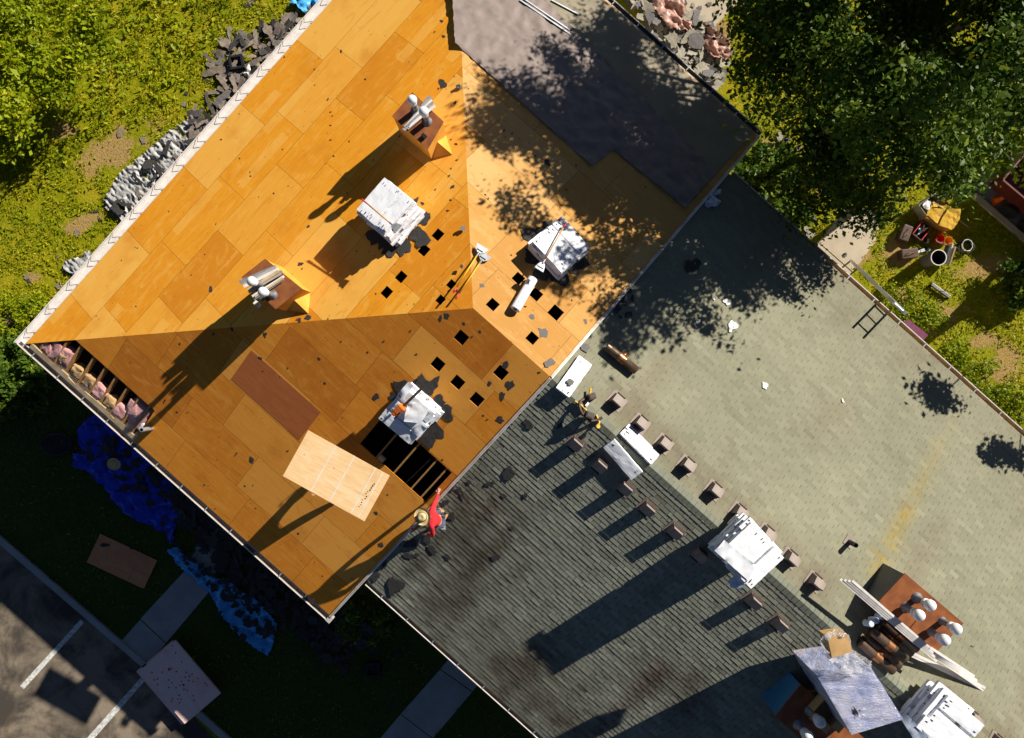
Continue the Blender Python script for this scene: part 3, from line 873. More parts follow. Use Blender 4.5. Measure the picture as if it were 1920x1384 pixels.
# ------------------------------------------------------------------ things on the roof
# shingle bundles
def bundle_mesh(seed, L=1.05, Wd=.345, H=.085):
    rr = random.Random(seed); nx, ny = 14, 6; mb = MB()
    def grid(zs):
        vs = []
        for j in range(ny + 1):
            for i in range(nx + 1):
                x = -L / 2 + L * i / nx; y = -Wd / 2 + Wd * j / ny
                e = min(i, nx - i, 2) / 2.0 * min(1, min(j, ny - j, 1) / 1.0 + .4)
                n_ = fbm(x * 3 + seed * 7, y * 5, seed * 1.7, 3) * .007
                vs.append(Vector((x + rr.uniform(-.004, .004), y + rr.uniform(-.004, .004), zs * (H / 2 * (.86 + .14 * e)) + (n_ if zs > 0 else 0))))
        return vs
    t = grid(1); b = grid(-1); k = (nx + 1) * (ny + 1)
    fs = []
    for j in range(ny):
        for i in range(nx):
            a = j * (nx + 1) + i
            fs.append((a, a + 1, a + nx + 2, a + nx + 1)); fs.append((k + a, k + a + nx + 1, k + a + nx + 2, k + a + 1))
    ring = [i for i in range(nx + 1)] + [j * (nx + 1) + nx for j in range(1, ny + 1)] + [ny * (nx + 1) + i for i in range(nx - 1, -1, -1)] + [j * (nx + 1) for j in range(ny - 1, 0, -1)]
    m = len(ring)
    fs += [(ring[i], k + ring[i], k + ring[(i + 1) % m], ring[(i + 1) % m]) for i in range(m)]
    mb.add(t + b, fs, 0)
    for q in range(rr.randint(3, 6)):      # black printed dashes near the ends of the wrapper
        x = rr.choice((-1, 1)) * rr.uniform(.36, .47) * L; y = rr.uniform(-.13, .13); l = rr.uniform(.03, .07)
        mb.box((x, y, H / 2 + .006), (l, .018, .003), slot=1)
    return mb.mesh('shingle_bundle', [MT['white_wrap'], MT['black']], smooth=False)
BM = [bundle_mesh(i) for i in range(5)]
bproto = {}
def bundle(M, label, group=None, sc=(1, 1, 1), k=None):
    me = BM[R.randrange(5) if k is None else k]
    if me.name not in bproto:
        o = link('shingle_bundle', me); bproto[me.name] = o
    else:
        o = bproto[me.name].copy(); COL.objects.link(o)
    o.matrix_world = M @ Matrix.Diagonal((*sc, 1))
    o.pop('group', None); o.pop('label', None)
    return tag(o, label, 'shingle bundle', group)
def stack(M, layers, label, group, jit=.03, s=1.0, top_label=None):
    for i in range(layers):
        last = i == layers - 1
        a = (math.pi / 2) * (i % 2) + R.gauss(0, .03)
        for j in (-1, 0, 1):
            L = M @ Matrix.Translation((R.gauss(0, jit), R.gauss(0, jit), .045 + i * .082)) @ Matrix.Rotation(a, 4, 'Z') @ Matrix.Translation((0, j * .362 * s, 0)) @ Matrix.Rotation(R.gauss(0, .02), 4, 'Z')
            bundle(L, label, group, (s, s, 1))
g_st = 'wrapped shingle bundles stacked on the roof'
M1 = A.M(745, 412, A.ang(732, 349, 806, 406), 0)
stack(M1, 10, 'white wrapped shingle bundle in the stack on the orange deck beside the upper chimney', 'bundles stacked beside the upper chimney')
M2 = C.M(1040, 474, C.ang(1055, 410, 1104, 462), 0)
stack(M2, 7, 'white wrapped shingle bundle in the stack on the pale deck under the tree shade', 'bundles stacked on the pale deck', s=.98)
M3 = B.M(781, 768, B.ang(765, 705, 840, 765), 0)
stack(M3, 7, 'white wrapped shingle bundle in the messy stack above the open rafters', 'bundles stacked above the open rafters', .05, .95)
M4 = yawM(W3(0, t0, ZR + .02) + eu * (P(1366, 1036, ZR).dot(eu)), math.atan2(eu.y, eu.x) - .10)
stack(M4, 12, 'white wrapped shingle bundle in the tall stack straddling the green ridge', 'bundles stacked tall on the green ridge', .05, .98)
M5 = yawM(W3(0, t0 + .1, ZR - .02) + eu * (P(1728, 1352, ZR).dot(eu)), math.atan2(eu.y, eu.x) + .02)
stack(M5, 9, 'white wrapped shingle bundle in the stack beside the plastic wrapped pallet', 'bundles stacked beside the pallet', .05, 1.02)
# single bundles
bundle(GR.M(1076, 706, GR.ang(1040, 728, 1083, 668), .07), 'single white shingle bundle with a torn grey scrap on it, beside the deck edge', sc=(.98, 1.15, 1.0), k=0)
bundle(GR.M(1199, 833, GR.ang(1165, 805, 1222, 862), .07), 'single white shingle bundle lying on the sunny side of the ridge among vents', sc=(1.0, .98, 1.2), k=1)
bundle(GL.M(1168, 861, GL.ang(1145, 838, 1190, 890), .10), 'single bluish shaded shingle bundle lying just below the ridge', sc=(1.0, .98, 1.2), k=2)

# loose wraps on the messy stack, white sheets
def quad_sheet(name, pts, mat, label, cat, group=None, amp=.02, sp=.08, seed=1, zbase=None):
    c = sum(pts, Vector()) / len(pts); n = (pts[1] - pts[0]).cross(pts[2] - pts[0]).normalized()
    if n.z < 0: n = -n
    ex = (pts[1] - pts[0]).normalized(); ey = n.cross(ex)
    poly = [((p - c).dot(ex), (p - c).dot(ey)) for p in pts]
    vs, fs = cdt_sheet(poly, sp, .3)
    M = frame(c, ex, ey, n)
    V = [Vector((x, y, amp * fbm(x * 5, y * 5, seed, 3))) for x, y in vs]
    k = len(V); mb = MB(); mb.add(V + [v - Vector((0, 0, .004)) for v in V], [tuple(f) for f in fs] + [tuple(i + k for i in f[::-1]) for f in fs])
    o = mb.build(name, mat, None, M, smooth=True)
    return tag(o, label, cat, group)
h3 = .66
def on3(u, v, h): return B.hit(u, v, h)
quad_sheet('plastic_wrap', [on3(764, 752, .67), on3(782, 755, .66), on3(805, 768, .66), on3(790, 793, .64), on3(758, 790, .68)], MT['white_wrap'], 'large loose white wrapper sheet on top of the messy stack', 'wrapper', amp=.05)
quad_sheet('plastic_wrap', [on3(747, 737, .67), on3(765, 716, .66), on3(775, 722, .66), on3(757, 750, .68)], MT['white_wrap'], 'narrow loose white wrapper at the upper left of the messy stack', 'wrapper', amp=.05)
quad_sheet('plastic_wrap', [on3(770, 806, .62), on3(788, 795, .64), on3(800, 803, .62), on3(785, 820, .6)], MT['white_wrap'], 'small loose white wrapper at the lower corner of the messy stack', 'wrapper', amp=.05)
h4 = M4.translation.z + 1.02
quad_sheet('plastic_wrap', [P(1340, 1033, h4), P(1358, 1013, h4 + .02), P(1418, 1060, h4 + .02), P(1402, 1088, h4 - .02)], MT['white_wrap'], 'loose white wrapper sheet across the tall ridge stack', 'wrapper', amp=.04)
quad_sheet('plastic_wrap', [P(1366, 1090, h4 - .3), P(1385, 1080, h4 - .2), P(1394, 1094, h4 - .3), P(1391, 1104, h4 - .5), P(1368, 1096, h4 - .5)], MT['film'], 'bluish crumpled film hanging off the tall ridge stack', 'wrapper', amp=.06)
h5 = M5.translation.z + .77
quad_sheet('plastic_wrap', [P(1690, 1350, h5 - .05), P(1700, 1340, h5), P(1745, 1384, h5), P(1720, 1396, h5 - .2)], MT['film'], 'blue tinted film along the shaded edge of the stack beside the pallet', 'wrapper', amp=.04)

# ---- scraps
def scrap_mesh(seed, mat, strip=False, flat=False):
    rr = random.Random(seed); n = rr.randint(7, 12); pts = []
    if strip:
        L, Wd = rr.uniform(.8, 1.35), rr.uniform(.25, .42)
        for i in range(5): pts.append((-L + 2 * L * i / 4, -Wd + rr.uniform(-.06, .12)))
        for i in range(5): pts.append((L - 2 * L * i / 4 + rr.uniform(-.1, .1), Wd + rr.uniform(-.12, .05)))
    else:
        el = rr.uniform(.45, 1.0)
        for i in range(n):
            a = 2 * math.pi * i / n + rr.uniform(-.2, .2); r = rr.uniform(.5, 1.15)
            pts.append((r * math.cos(a), r * el * math.sin(a)))
    vs, fs = cdt_sheet(pts, .24, .25, .16 if flat else .12, rr)
    cx, cy = rr.uniform(-.3, .3), rr.uniform(-.3, .3)
    q_ = .12 if flat else .26
    V = [Vector((x, y, .03 + q_ * (cx * x * x + cy * y * y) + q_ * .14 * fbm(x * 2.2, y * 2.2, seed))) for x, y in vs]
    mz = min(v.z for v in V); V = [v - Vector((0, 0, mz - .05)) for v in V]; k = len(V)
    mb = MB(); mb.add(V + [v - Vector((0, 0, .03)) for v in V], [tuple(f) for f in fs] + [tuple(i + k for i in f[::-1]) for f in fs])
    # rim
    from collections import Counter
    ec = Counter()
    for f in fs:
        for i in range(len(f)): ec[tuple(sorted((f[i], f[(i + 1) % len(f)])))] += 1
    mb.add([], [])
    b = [(a, c) for (a, c), q in ec.items() if q == 1]
    mb.f += [(a, c, c + k, a + k) for a, c in b]; mb.m += [0] * len(b)
    return mb.mesh('shingle_scrap', mat)
KINDS = {}
for nm, mt in (('scrap', 'scrap'), ('grey', 'scrap_grey'), ('tan', 'scrap_tan'), ('brown', 'scrap_brown'), ('paper', 'paper')):
    KINDS[nm] = [scrap_mesh(i * 3 + 1 + len(nm), MT[mt], False) for i in range(6)]
    KINDS[nm + '_flat'] = [scrap_mesh(i * 7 + 90 + len(nm), MT[mt], False, True) for i in range(8)]
    KINDS[nm + '_strip'] = [scrap_mesh(i * 5 + 40 + len(nm), MT[mt], True) for i in range(5)]
sprot = {}
def scrap(kind, M, size, label, group=None, cat='shingle scrap', name='shingle_scrap'):
    me = R.choice(KINDS[kind])
    if me.name not in sprot: o = link(name, me); sprot[me.name] = o
    else: o = sprot[me.name].copy(); COL.objects.link(o); o.name = name
    o.matrix_world = M @ Matrix.Diagonal((size, size, size * .55, 1))
    o.pop('group', None); o.pop('label', None)
    return tag(o, label, cat, group)
CRUMB = []
def px_scraps(pl, lst, kind, label, group, h=.002):
    for (u, v, s) in lst:
        if s < 9: CRUMB.append((pl, u, v, s)); continue
        sz = s * .0069 * ((D - pl.hit(u, v).z) / 17.5)
        scrap(kind + '_flat', pl.M(u, v, U(0, 6.28), h), sz * 1.1, label, group)
px_scraps(A, [(830, 158, 24), (395, 543, 14), (563, 495, 13), (578, 425, 10), (848, 350, 10), (792, 382, 10), (615, 186, 7), (640, 96, 8), (828, 40, 9), (832, 68, 9), (853, 193, 9), (700, 300, 6), (620, 210, 6), (815, 60, 6), (560, 600, 14), (577, 595, 16), (258, 465, 6), (620, 235, 6), (470, 330, 5), (845, 375, 8), (842, 330, 8), (840, 395, 7), (655, 265, 5), (590, 130, 5), (405, 420, 6), (855, 545, 9), (842, 545, 8), (530, 280, 6), (855, 270, 8), (857, 300, 7), (846, 316, 7)], 'scrap', 'small dark scrap of torn shingle lying on the orange hip deck', 'dark scraps on the orange hip deck')
px_scraps(B, [(497, 628, 13), (400, 627, 10), (435, 617, 9), (472, 862, 15), (705, 745, 22), (598, 673, 10), (487, 672, 10), (826, 598, 16), (838, 592, 14), (870, 607, 10), (900, 622, 9), (948, 684, 17), (955, 722, 22), (918, 720, 14), (942, 742, 18), (937, 786, 18), (715, 1022, 14), (660, 1085, 8), (705, 962, 10), (540, 845, 6), (610, 718, 6), (350, 690, 6), (310, 750, 5), (770, 620, 8), (620, 880, 5), (830, 862, 7), (560, 1000, 7), (640, 640, 6), (690, 660, 7), (720, 640, 5), (540, 690, 6)], 'scrap', 'small dark scrap of torn shingle lying on the shaded brown deck', 'dark scraps on the brown deck')
px_scraps(C, [(1025, 305, 16), (960, 250, 7), (1003, 292, 8), (860, 162, 12), (865, 500, 10)], 'scrap', 'small dark scrap of torn shingle lying on the pale sunny deck', 'dark scraps on the pale deck')
px_scraps(C, [(903, 535, 11), (997, 594, 14), (1018, 624, 22), (868, 428, 14), (1098, 603, 13), (863, 163, 14), (945, 245, 8), (910, 365, 7), (985, 575, 8)], 'grey', 'flat light grey shingle scrap lying on the pale sunny deck', 'light grey scraps on the pale deck')
scrap('grey_flat', C.M(1031, 681, 1.1, .02), .17, 'light grey shingle scrap lying over the white deck edge', None)
scrap('grey_flat', GR.M(1097, 652, .4, .03), .17, 'large light grey shingle scrap on green roof above the single white bundle')
scrap('grey_flat', GR.M(1070, 716, .7, .165), .12, 'jagged grey scrap lying on top of the single white bundle')
px_scraps(GL, [(992, 795, 24), (1050, 797, 20), (955, 888, 34), (905, 843, 26), (930, 1045, 26), (862, 920, 18), (915, 908, 16), (945, 930, 14), (985, 930, 12), (960, 990, 14), (848, 968, 22), (835, 942, 22), (740, 1100, 52), (700, 1080, 30), (770, 1020, 30), (800, 1010, 30), (845, 915, 20), (880, 905, 12), (765, 1042, 20), (810, 1030, 22), (720, 1058, 20), (840, 1045, 16), (780, 1040, 14), (958, 795, 9), (868, 930, 14), (925, 905, 10), (700, 1040, 14)], 'scrap', 'dark torn shingle scrap lying on the shaded green slope', 'dark scraps on the shaded green slope', .03)
px_scraps(GR, [(1165, 565, 26), (1158, 580, 22), (1178, 590, 18), (1150, 560, 16), (1185, 560, 14), (1300, 500, 40), (1180, 545, 16), (1165, 595, 14)], 'scrap', 'dark curled shingle scrap in tree shade beside the deck edge', 'dark scraps in the tree shade', .03)
px_scraps(GR, [(1373, 612, 30), (1363, 565, 18), (1340, 560, 9), (1435, 722, 16), (1581, 752, 11), (1495, 558, 7), (1309, 603, 12), (1503, 593, 6), (1822, 1212, 8), (1422, 588, 6)], 'paper', 'pale torn paper scrap lying on the sunny green shingles', 'pale paper scraps on the green roof', .03)
for o in [x for x in bpy.data.objects if x.get('group') == 'pale paper scraps on the green roof']: o['category'] = 'paper scrap'; 
quad_sheet('plastic_bag', [GR.hit(u, v, .06) for u, v in ((1322, 368), (1333, 360), (1338, 353), (1352, 354), (1354, 362), (1342, 366), (1352, 378), (1346, 386), (1328, 389), (1320, 380))], MT['film'], 'pale blue plastic bag in tree shade on the corner of green roof', 'plastic bag', amp=.10, sp=.05)
# scraps around the foot of each stack
for pl, (cu, cv), n_, lab, grp, kd in ((A, (752, 424), 16, 'dark torn shingle scrap under the stack beside the upper chimney', 'scraps under the upper stack', 'scrap'),
                              (C, (1040, 472), 16, 'black shingle scrap under the stack on the pale deck', 'scraps under the pale deck stack', 'scrap'),
                              (B, (785, 768), 16, 'dark shingle scrap under the messy stack above the rafters', 'scraps under the messy stack', 'scrap')):
    a0_, b0_2 = pl.pab(cu, cv)
    for i in range(n_):
        th = 2 * math.pi * i / n_ + U(-.25, .25); rr_ = U(.52, .74)
        p = pl.at(a0_ + rr_ * math.cos(th), b0_2 + rr_ * math.sin(th), .004 + .004 * (i % 3))
        c_, s_ = math.cos(th), math.sin(th)
        scrap(kd + '_flat', frame(p, pl.ex * c_ + pl.es * s_, pl.es * c_ - pl.ex * s_, pl.n), U(.22, .40), lab, grp)

# crumbs: uncountable bits on the decks
cr = MB()
for pl, u, v, s in CRUMB:
    M = pl.M(u, v, U(0, 6), .003); k = U(.6, 1.2) * s * .006
    q = [M @ Vector((k * math.cos(t) * f, k * .6 * math.sin(t) * f, 0)) for t, f in ((0, 1), (.8, .7), (1.6, 1), (2.5, .6), (3.4, 1), (4.4, .6), (5.3, .9))]
    cr.hexa(q, [x + pl.n * .008 for x in q])
for pl, box in ((A, None), (B, None), (C, None)):
    for k in range(170):
        u, v = U(60, 1260), U(10, 1130)
        a, b = pl.pab(u, v)
        p = pl.hit(u, v)
        ua, ta = p.dot(eu) - uA, p.dot(ew)
        inA = ua > 0 and ua < HW - abs(ta - t0); okB = ta < t0 and ua > (ta - tL) and p.dot(eu) < uK - .1 and ta > tL
        okC = ta > t0 and ua > (tR - ta) and p.dot(eu) < uK - .1 and ta < tR
        if not {A: inA, B: okB, C: okC}[pl]: continue
        if pl is B and (ua < bx[0] and b < bx[1] + .1 or pip(a, b, bigq)): continue
        s_ = U(.012, .045); c_ = U(0, 6.28)
        q = [pl.at(a + s_ * math.cos(c_ + t) * f, b + s_ * math.sin(c_ + t) * f, .004) for t, f in ((0, 1), (1.3, .5), (2.6, .9), (4.2, .6))]
        cr.hexa(q, [x + pl.n * .006 for x in q])
tag(cr.build('shingle_crumbs', MT['scrap']), 'tiny dark shingle crumbs strewn over the bare plywood decks', 'crumbs', kind='stuff')

# ---- tools
def shovel(p0, p1, label, handle='yellow', blade_len=.26, group=None, up=Vector((0, 0, 1)), bw=.2):
    """p0 = grip end, p1 = blade end (world)"""
    d = (p1 - p0); L = d.length; ex = d.normalized(); ey = up.cross(ex).normalized(); ez = ex.cross(ey)
    t = empty('tear_off_shovel', frame(p0, ex, ey, ez), label, 'shovel', group)
    MB().tube([(.14, 0, .02), (L - blade_len, 0, .02)], .018, 8).build('handle', MT[handle], t, smooth=True)
    MB().tube([(0, 0, .02), (.15, 0, .02)], .021, 8).build('grip', MT['grip'], t, smooth=True)
    b = MB(); x0 = L - blade_len
    b.tube([(x0 - .06, 0, .02), (x0 + .05, 0, .025)], .024, 8)
    out = [(x0 + .04, -.045), (x0 + .12, -.085 * bw / .2), (x0 + blade_len, -.11 * bw / .2)]
    nt_ = 6
    for i in range(nt_):
        y0 = -.11 * bw / .2 + .22 * bw / .2 * i / nt_; y1 = y0 + .22 * bw / .2 / nt_
        out += [(x0 + blade_len + (.0), y0 + .003), (x0 + blade_len - .035, (y0 + y1) / 2)]
    out += [(x0 + blade_len, .11 * bw / .2), (x0 + .12, .085 * bw / .2), (x0 + .04, .045)]
    deck_poly = [Vector((x, y, 0)) for x, y in out]
    tr = geometry.tessellate_polygon([deck_poly]); k = len(out)
    b.add([(x, y, .012) for x, y in out] + [(x, y, .006) for x, y in out], [tuple(f) for f in tr] + [tuple(i + k for i in f[::-1]) for f in tr] + [(i, (i + 1) % k, k + (i + 1) % k, k + i) for i in range(k)])
    b.box((x0 + .14, 0, .03), (.06, .16, .015))
    b.build('blade', MT['galv'], t)
    return t
hs1 = .86
shovel(A.hit(679, 374, 1.0), A.hit(748, 432, hs1 + .05), 'yellow shovel lying across the stack beside the upper chimney', 'wood_handle', up=A.n, bw=.26)
shovel(C.hit(1061, 419, .70), C.hit(1010, 507, .62), 'wood handled shovel lying across the stack on the pale deck', 'wood_handle', up=C.n, bw=.22)
shovel(A.hit(850, 549, .25), C.hit(906, 461, .12), 'yellow shovel across the hip line, left one of the crossed pair', 'yellow', up=C.n, bw=.3)
shovel(A.hit(854, 561, .12), C.hit(912, 475, .1), 'yellow shovel across the hip line, right one of the crossed pair', 'yellow', up=C.n, bw=.3)

# chainsaw on the messy stack
sw = empty('chainsaw', B.M(752, 766, B.ang(752, 766, 797, 723), .74), 'orange chainsaw with long dark bar on the messy stack', 'chainsaw')
MB().box((0, 0, .10), (.26, .20, .17)).box((-.16, .02, .12), (.10, .12, .12)).build('body', MT['orange'], sw, bevel=.03)
MB().hexa([(.12, -.035, .07), (.80, -.03, .07), (.84, 0, .07), (.80, .03, .07), (.12, .035, .07)], [(.12, -.035, .085), (.80, -.03, .085), (.84, 0, .085), (.80, .03, .085), (.12, .035, .085)]).build('bar', MT['leather'], sw)
MB().tube([(-.2, -.07, .1), (-.2, -.07, .23), (.08, -.07, .25), (.1, -.07, .15)], .018, 8).build('handle', MT['black'], sw, smooth=True)
MB().tube([(.05, -.12, .1), (.05, -.12, .26), (.05, .12, .26), (.05, .12, .1)], .014, 8).build('handle', MT['black'], sw, smooth=True)

# roll of underlayment on the pale deck
p0, p1 = C.hit(999, 523, .14), C.hit(966, 580, .14)
rl = empty('underlayment_roll', frame((p0 + p1) / 2, (p1 - p0).normalized(), C.n.cross((p1 - p0).normalized()), C.n), 'white roll of roofing underlayment lying on the pale deck', 'roll')
L = (p1 - p0).length / 2
MB().tube([(-L, 0, 0), (-L * .5, 0, 0), (0, 0, 0), (L * .5, 0, 0), (L, 0, 0)], .125, 24).build('roll_body', MT['white_wrap'], rl, smooth=False)
rb = MB().tube([(L + .002, 0, 0), (L + .006, 0, 0)], .05, 14).build('core', MT['black'], rl)
mk = MB()
for k in range(7):
    x = -L * .8 + k * L * .27
    mk.box((x, .02, .1265), (.05, .012, .003)); mk.box((x + .04, -.02, .1265), (.012, .03, .003))
mk.build('print', MT['black'], rl)

# tee flue pipes
def tee(M, label, group=None, L=.95, r=.11):
    t = empty('flue_tee', M, label, 'flue pipe', group)
    MB().tube([(-L / 2, 0, 0), (L / 2, 0, 0), (L / 2, 0, 0), (L / 2 - .2, 0, 0)], [r, r, r * .9, r * .88], 20, caps=False).tube([(-L / 2, 0, 0), (-L / 2 + .2, 0, 0)], r * .9, 20, caps=True).build('pipe_body', MT['flue'], t, smooth=True)
    MB().tube([(-.09, 0, 0), (.10, 0, 0)], r * 1.05, 20, caps=False).build('collar', MT['copper'], t, smooth=True)
    MB().tube([(0, 0, 0), (0, r * 1.7, .03)], r * .62, 14).build('outlet', MT['copper'], t, smooth=True)
    return t
def pipeM(pl, u1, v1, u2, v2, h, roll=0):
    p, q = pl.hit(u1, v1, h), pl.hit(u2, v2, h); ex = (q - p).normalized(); ey = pl.n.cross(ex).normalized()
    return frame((p + q) / 2, ex, ey, ex.cross(ey)) @ Matrix.Rotation(roll, 4, 'X')
tee(pipeM(GR, 1139, 651, 1192, 694, .14), 'single brown flue tee lying on the sunny green shingles')
for i, (a, b, c, d, h) in enumerate([(1658, 1166, 1716, 1215, .36), (1636, 1184, 1696, 1235, .36), (1648, 1174, 1706, 1224, .13), (1626, 1196, 1684, 1248, .14), (1668, 1160, 1728, 1206, .13), (1614, 1206, 1672, 1256, .13)]):
    tee(pipeM(GR, a, b, c, d, h, U(-.5, .5)), 'brown flue tee in the pile between pallet and rusty chimney', 'flue tees piled by the rusty chimney', 1.05, .115)

# tool belt by the ridge
tb = empty('tool_belt', GR.M(1108, 768, 0, .02), 'leather tool belt with yellow tools lying near the ridge', 'tool belt')
pts = []
for k in range(15):
    t = k / 14 * 4.4 - 1.2
    pts.append((.32 * math.cos(t) + .02 * math.sin(3 * t), .26 * math.sin(t), .05 + .02 * math.sin(2 * t)))
MB().tube(pts, .035, 6).build('belt', MT['leather'], tb)
for (x, y, a, s_) in ((-.05, .18, .4, .2), (.20, -.22, 1.0, .19)):
    MB().box((0, 0, .09), (s_, s_ * .8, .17), Matrix.Translation((x, y, 0)) @ Matrix.Rotation(a, 4, 'Z')).box((0, 0, .178), (s_ * .8, s_ * .55, .01), Matrix.Translation((x, y, 0)) @ Matrix.Rotation(a, 4, 'Z'), 1).build('pouch', [MT['leather'], MT['black']], tb, bevel=.012)
W_ = lambda u, v, h: tb.matrix_world.inverted() @ GR.hit(u, v, h)
MB().tube([W_(1105, 744, .12), W_(1107, 732, .14)], .03, 8).tube([W_(1107, 732, .14), W_(1107, 728, .14)], .026, 8).build('hammer_handle', MT['yellow'], tb)
MB().tube([W_(1078, 752, .04), W_(1090, 760, .05), W_(1100, 770, .05)], .025, 6).build('strap', MT['yellow'], tb)
MB().tube([W_(1118, 778, .04), W_(1124, 792, .05), W_(1120, 800, .05)], .026, 6).build('strap', MT['yellow'], tb)
MB().lathe([(.001, .04), (.05, .04), (.05, .0)], W_(1121, 800, .03), 10).build('buckle', MT['yellow'], tb)
MB().box((.16, .0, .07), (.06, .12, .06)).build('glove', MT['paper'], tb, bevel=.015)

# chimney offcuts: pale metal strips
def strip(p, q, wdt, th, mat, label, group, cat='metal strip', name='metal_strip', up=Vector((0, 0, 1))):
    p, q = Vector(p), Vector(q); d = q - p; L = d.length; ex = d.normalized(); ey = up.cross(ex).normalized(); ez = ex.cross(ey)
    mb = MB(); mb.box((0, 0, 0), (L, wdt, th)); mb.box((0, wdt / 2 - th / 2, -th * 1.5), (L, th, th * 2.4))
    o = mb.build(name, mat, None, frame((p + q) / 2, ex, ey, ez)); return tag(o, label, cat, group)
for k in range(9):
    s_ = k / 8
    a = P(452 + 26 * s_ + U(-4, 4), 532 + 30 * s_ + U(-3, 3), z2 + .07 + .012 * (k % 4)); b = P(520 + 14 * s_ + U(-5, 3), 500 + 26 * s_ * U(.7, 1), z2 + .07 + .012 * (k % 4))
    strip(a, b, U(.05, .1), .012, MT[('galv', 'gutter', 'white_trim', 'lumber_pale')[k % 4]], 'pale metal trim offcut lying across the lower left chimney top', 'trim offcuts on the lower left chimney')
for k in range(6):
    a = P(755 + 2.2 * k, 240 - 1.2 * k + U(-3, 6), z1 + .07 + .012 * (k % 4)); b = P(806 + 2.0 * k, 182 + 3.2 * k + U(-3, 4), z1 + .07 + .012 * (k % 4))
    strip(a, b, U(.05, .09), .012, MT[('galv', 'gutter', 'white_trim')[k % 3]], 'pale metal trim offcut lying across the upper chimney top', 'trim offcuts on the upper chimney')
MB().box((0, 0, 0), (.12, .09, .08), frame(P(795, 255, z1 + .06), eu, ew, Vector((0, 0, 1)))).build('scrap_block', MT['black'])
tag(bpy.data.objects['scrap_block'], 'small dark block on the upper chimney top', 'block')
for (u, v, k) in ((482, 570, 0), (490, 558, 1)):
    o = MB().box((0, 0, 0), (.16, .10, .06)).build('scrap_block', MT['white_pl' if k == 0 else 'blue_metal'], None, frame(P(u, v, z2 + .03 - .0), eu, ew, Vector((0, 0, 1))))
    tag(o, ('pale plastic block at the lower corner of the lower left chimney', 'dark blue block beside the ball vent of the lower left chimney')[k], 'block')
# long white trim leaning by the rusty chimney
zt = z3
lt = 'long white trim lengths by the rusty chimney'
zq = GR.hit(1848, 1288).z + .05
for k in range(4):
    o_ = Vector((.045, .05, 0)) * (k - 1.5) * .7
    strip(P(1579 + 5 * k, 1081 + 4 * k, z3 + .22 + .015 * k) + o_, P(1760 - 6 * k, 1236 - 5 * k, z3 + .06 + .015 * k) + o_, .06, .016, MT['white_trim'], 'long white metal trim leaning along the edge of the rusty chimney', lt)
for k in range(4):
    o_ = Vector((.045, .05, 0)) * (k - 1.5) * .7
    strip(P(1716 + 8 * k, 1200 + 6 * k, z3 + .09 + .01 * k) + o_, P(1847 - 8 * k, 1290 - 6 * k, zq + .02 * k) + o_, .06, .016, MT['white_trim'], 'white metal trim sloping from the rusty chimney down to the shingles', 'white trim sloping down from the rusty chimney')
for k in range(2):
    o_ = Vector((.04, .05, 0)) * (k - 1)
    strip(P(1699 + 3 * k, 1219 + 2 * k, z3 - .35) + o_, P(1847, 1290, zq + .02 * k) + o_, .06, .016, MT['white_trim'], 'shorter white metal trim lying beside the rusty chimney', 'shorter white trim beside the rusty chimney')
for k, (u, v) in enumerate(((1622, 1168), (1632, 1162), (1644, 1155))):
    o = MB().lathe([(.001, .22), (.07, .22), (.075, .2), (.075, 0)], (0, 0, 0), 14).build('sealant_can', MT['film'], None, GR.M(u, v, 0, .3)); tag(o, 'small pale sealant can on the flue tee pile', 'can', 'sealant cans')
# thin metal bars on the felt
for (a, b) in (((975, 0), (1071, 65)), ((968, -12), (1068, 56)), ((1034, 0), (1085, 27))):
    strip(C.hit(*a, .05), C.hit(*b, .05), .04, .012, MT['galv'], 'thin straight metal edging lying on the grey felt', 'edging on the grey felt', 'metal edging', 'metal_edging', C.n)

# pallet wrapped in film, straddling the ridge
ztp = ZR + 1.2
T_ = [P(1531, 1266, ztp), P(1633, 1252, ztp), P(1694, 1349, ztp), P(1597, 1378, ztp)]
pc = sum(T_, Vector()) / 4
pal = empty('wrapped_pallet', yawM(Vector((pc.x, pc.y, ZR - .12)), 0), 'pallet of goods tightly wrapped in glossy clear film, on the ridge', 'pallet')
def film_mat():
    g = NG('stretch_film'); co = g.coord()
    st_ = g.noise(g.scale(co, 2.5, 14, 2.5), 2.0, 6, .7, 1.2); b_ = g.noise(co, 1.6, 4, .6)
    c = g.mix(g.ramp(b_, .35, .65), (.26, .30, .50), (.46, .46, .58))  # reflected sky painted in as a blue film colour
    c = g.mix(g.m('MULTIPLY', g.ramp(st_, .55, .75), .55), c, (.74, .74, .80))  # pale streaks painted in as crease highlights
    c = g.mix(g.m('MULTIPLY', g.ramp(g.noise(co, 1.1, 3, .5), .56, .7), .6), c, (.50, .32, .22))
    g.bump(st_, .8, .06)
    return g.out(c, .16, 0, .6)
MT['stretch'] = film_mat()
def lump_box(top, h, mat, parent, base, name, n=14, amp=.02, seed=1):
    loc = [t - base for t in top]
    mb = MB()
    def face(p00, p10, p11, p01):
        vs = []; nrm = (p10 - p00).cross(p01 - p00).normalized()
        for j in range(n + 1):
            for i in range(n + 1):
                a = p00.lerp(p10, i / n); b = p01.lerp(p11, i / n); q = a.lerp(b, j / n)
                e = min(i, j, n - i, n - j, 2) / 2
                vs.append(q + nrm * amp * e * (.3 + fbm(q.x * 2.2, q.y * 7, q.z * 3 + seed, 3)))
        mb.add(vs, [(j * (n + 1) + i, j * (n + 1) + i + 1, (j + 1) * (n + 1) + i + 1, (j + 1) * (n + 1) + i) for j in range(n) for i in range(n)])
    bt = [t - Vector((0, 0, h)) for t in loc]
    face(loc[3], loc[2], loc[1], loc[0])
    for i in range(4): face(bt[(i + 1) % 4], bt[i], loc[i], loc[(i + 1) % 4])
    return mb.build(name, mat, parent, smooth=True)
pb = pal.location
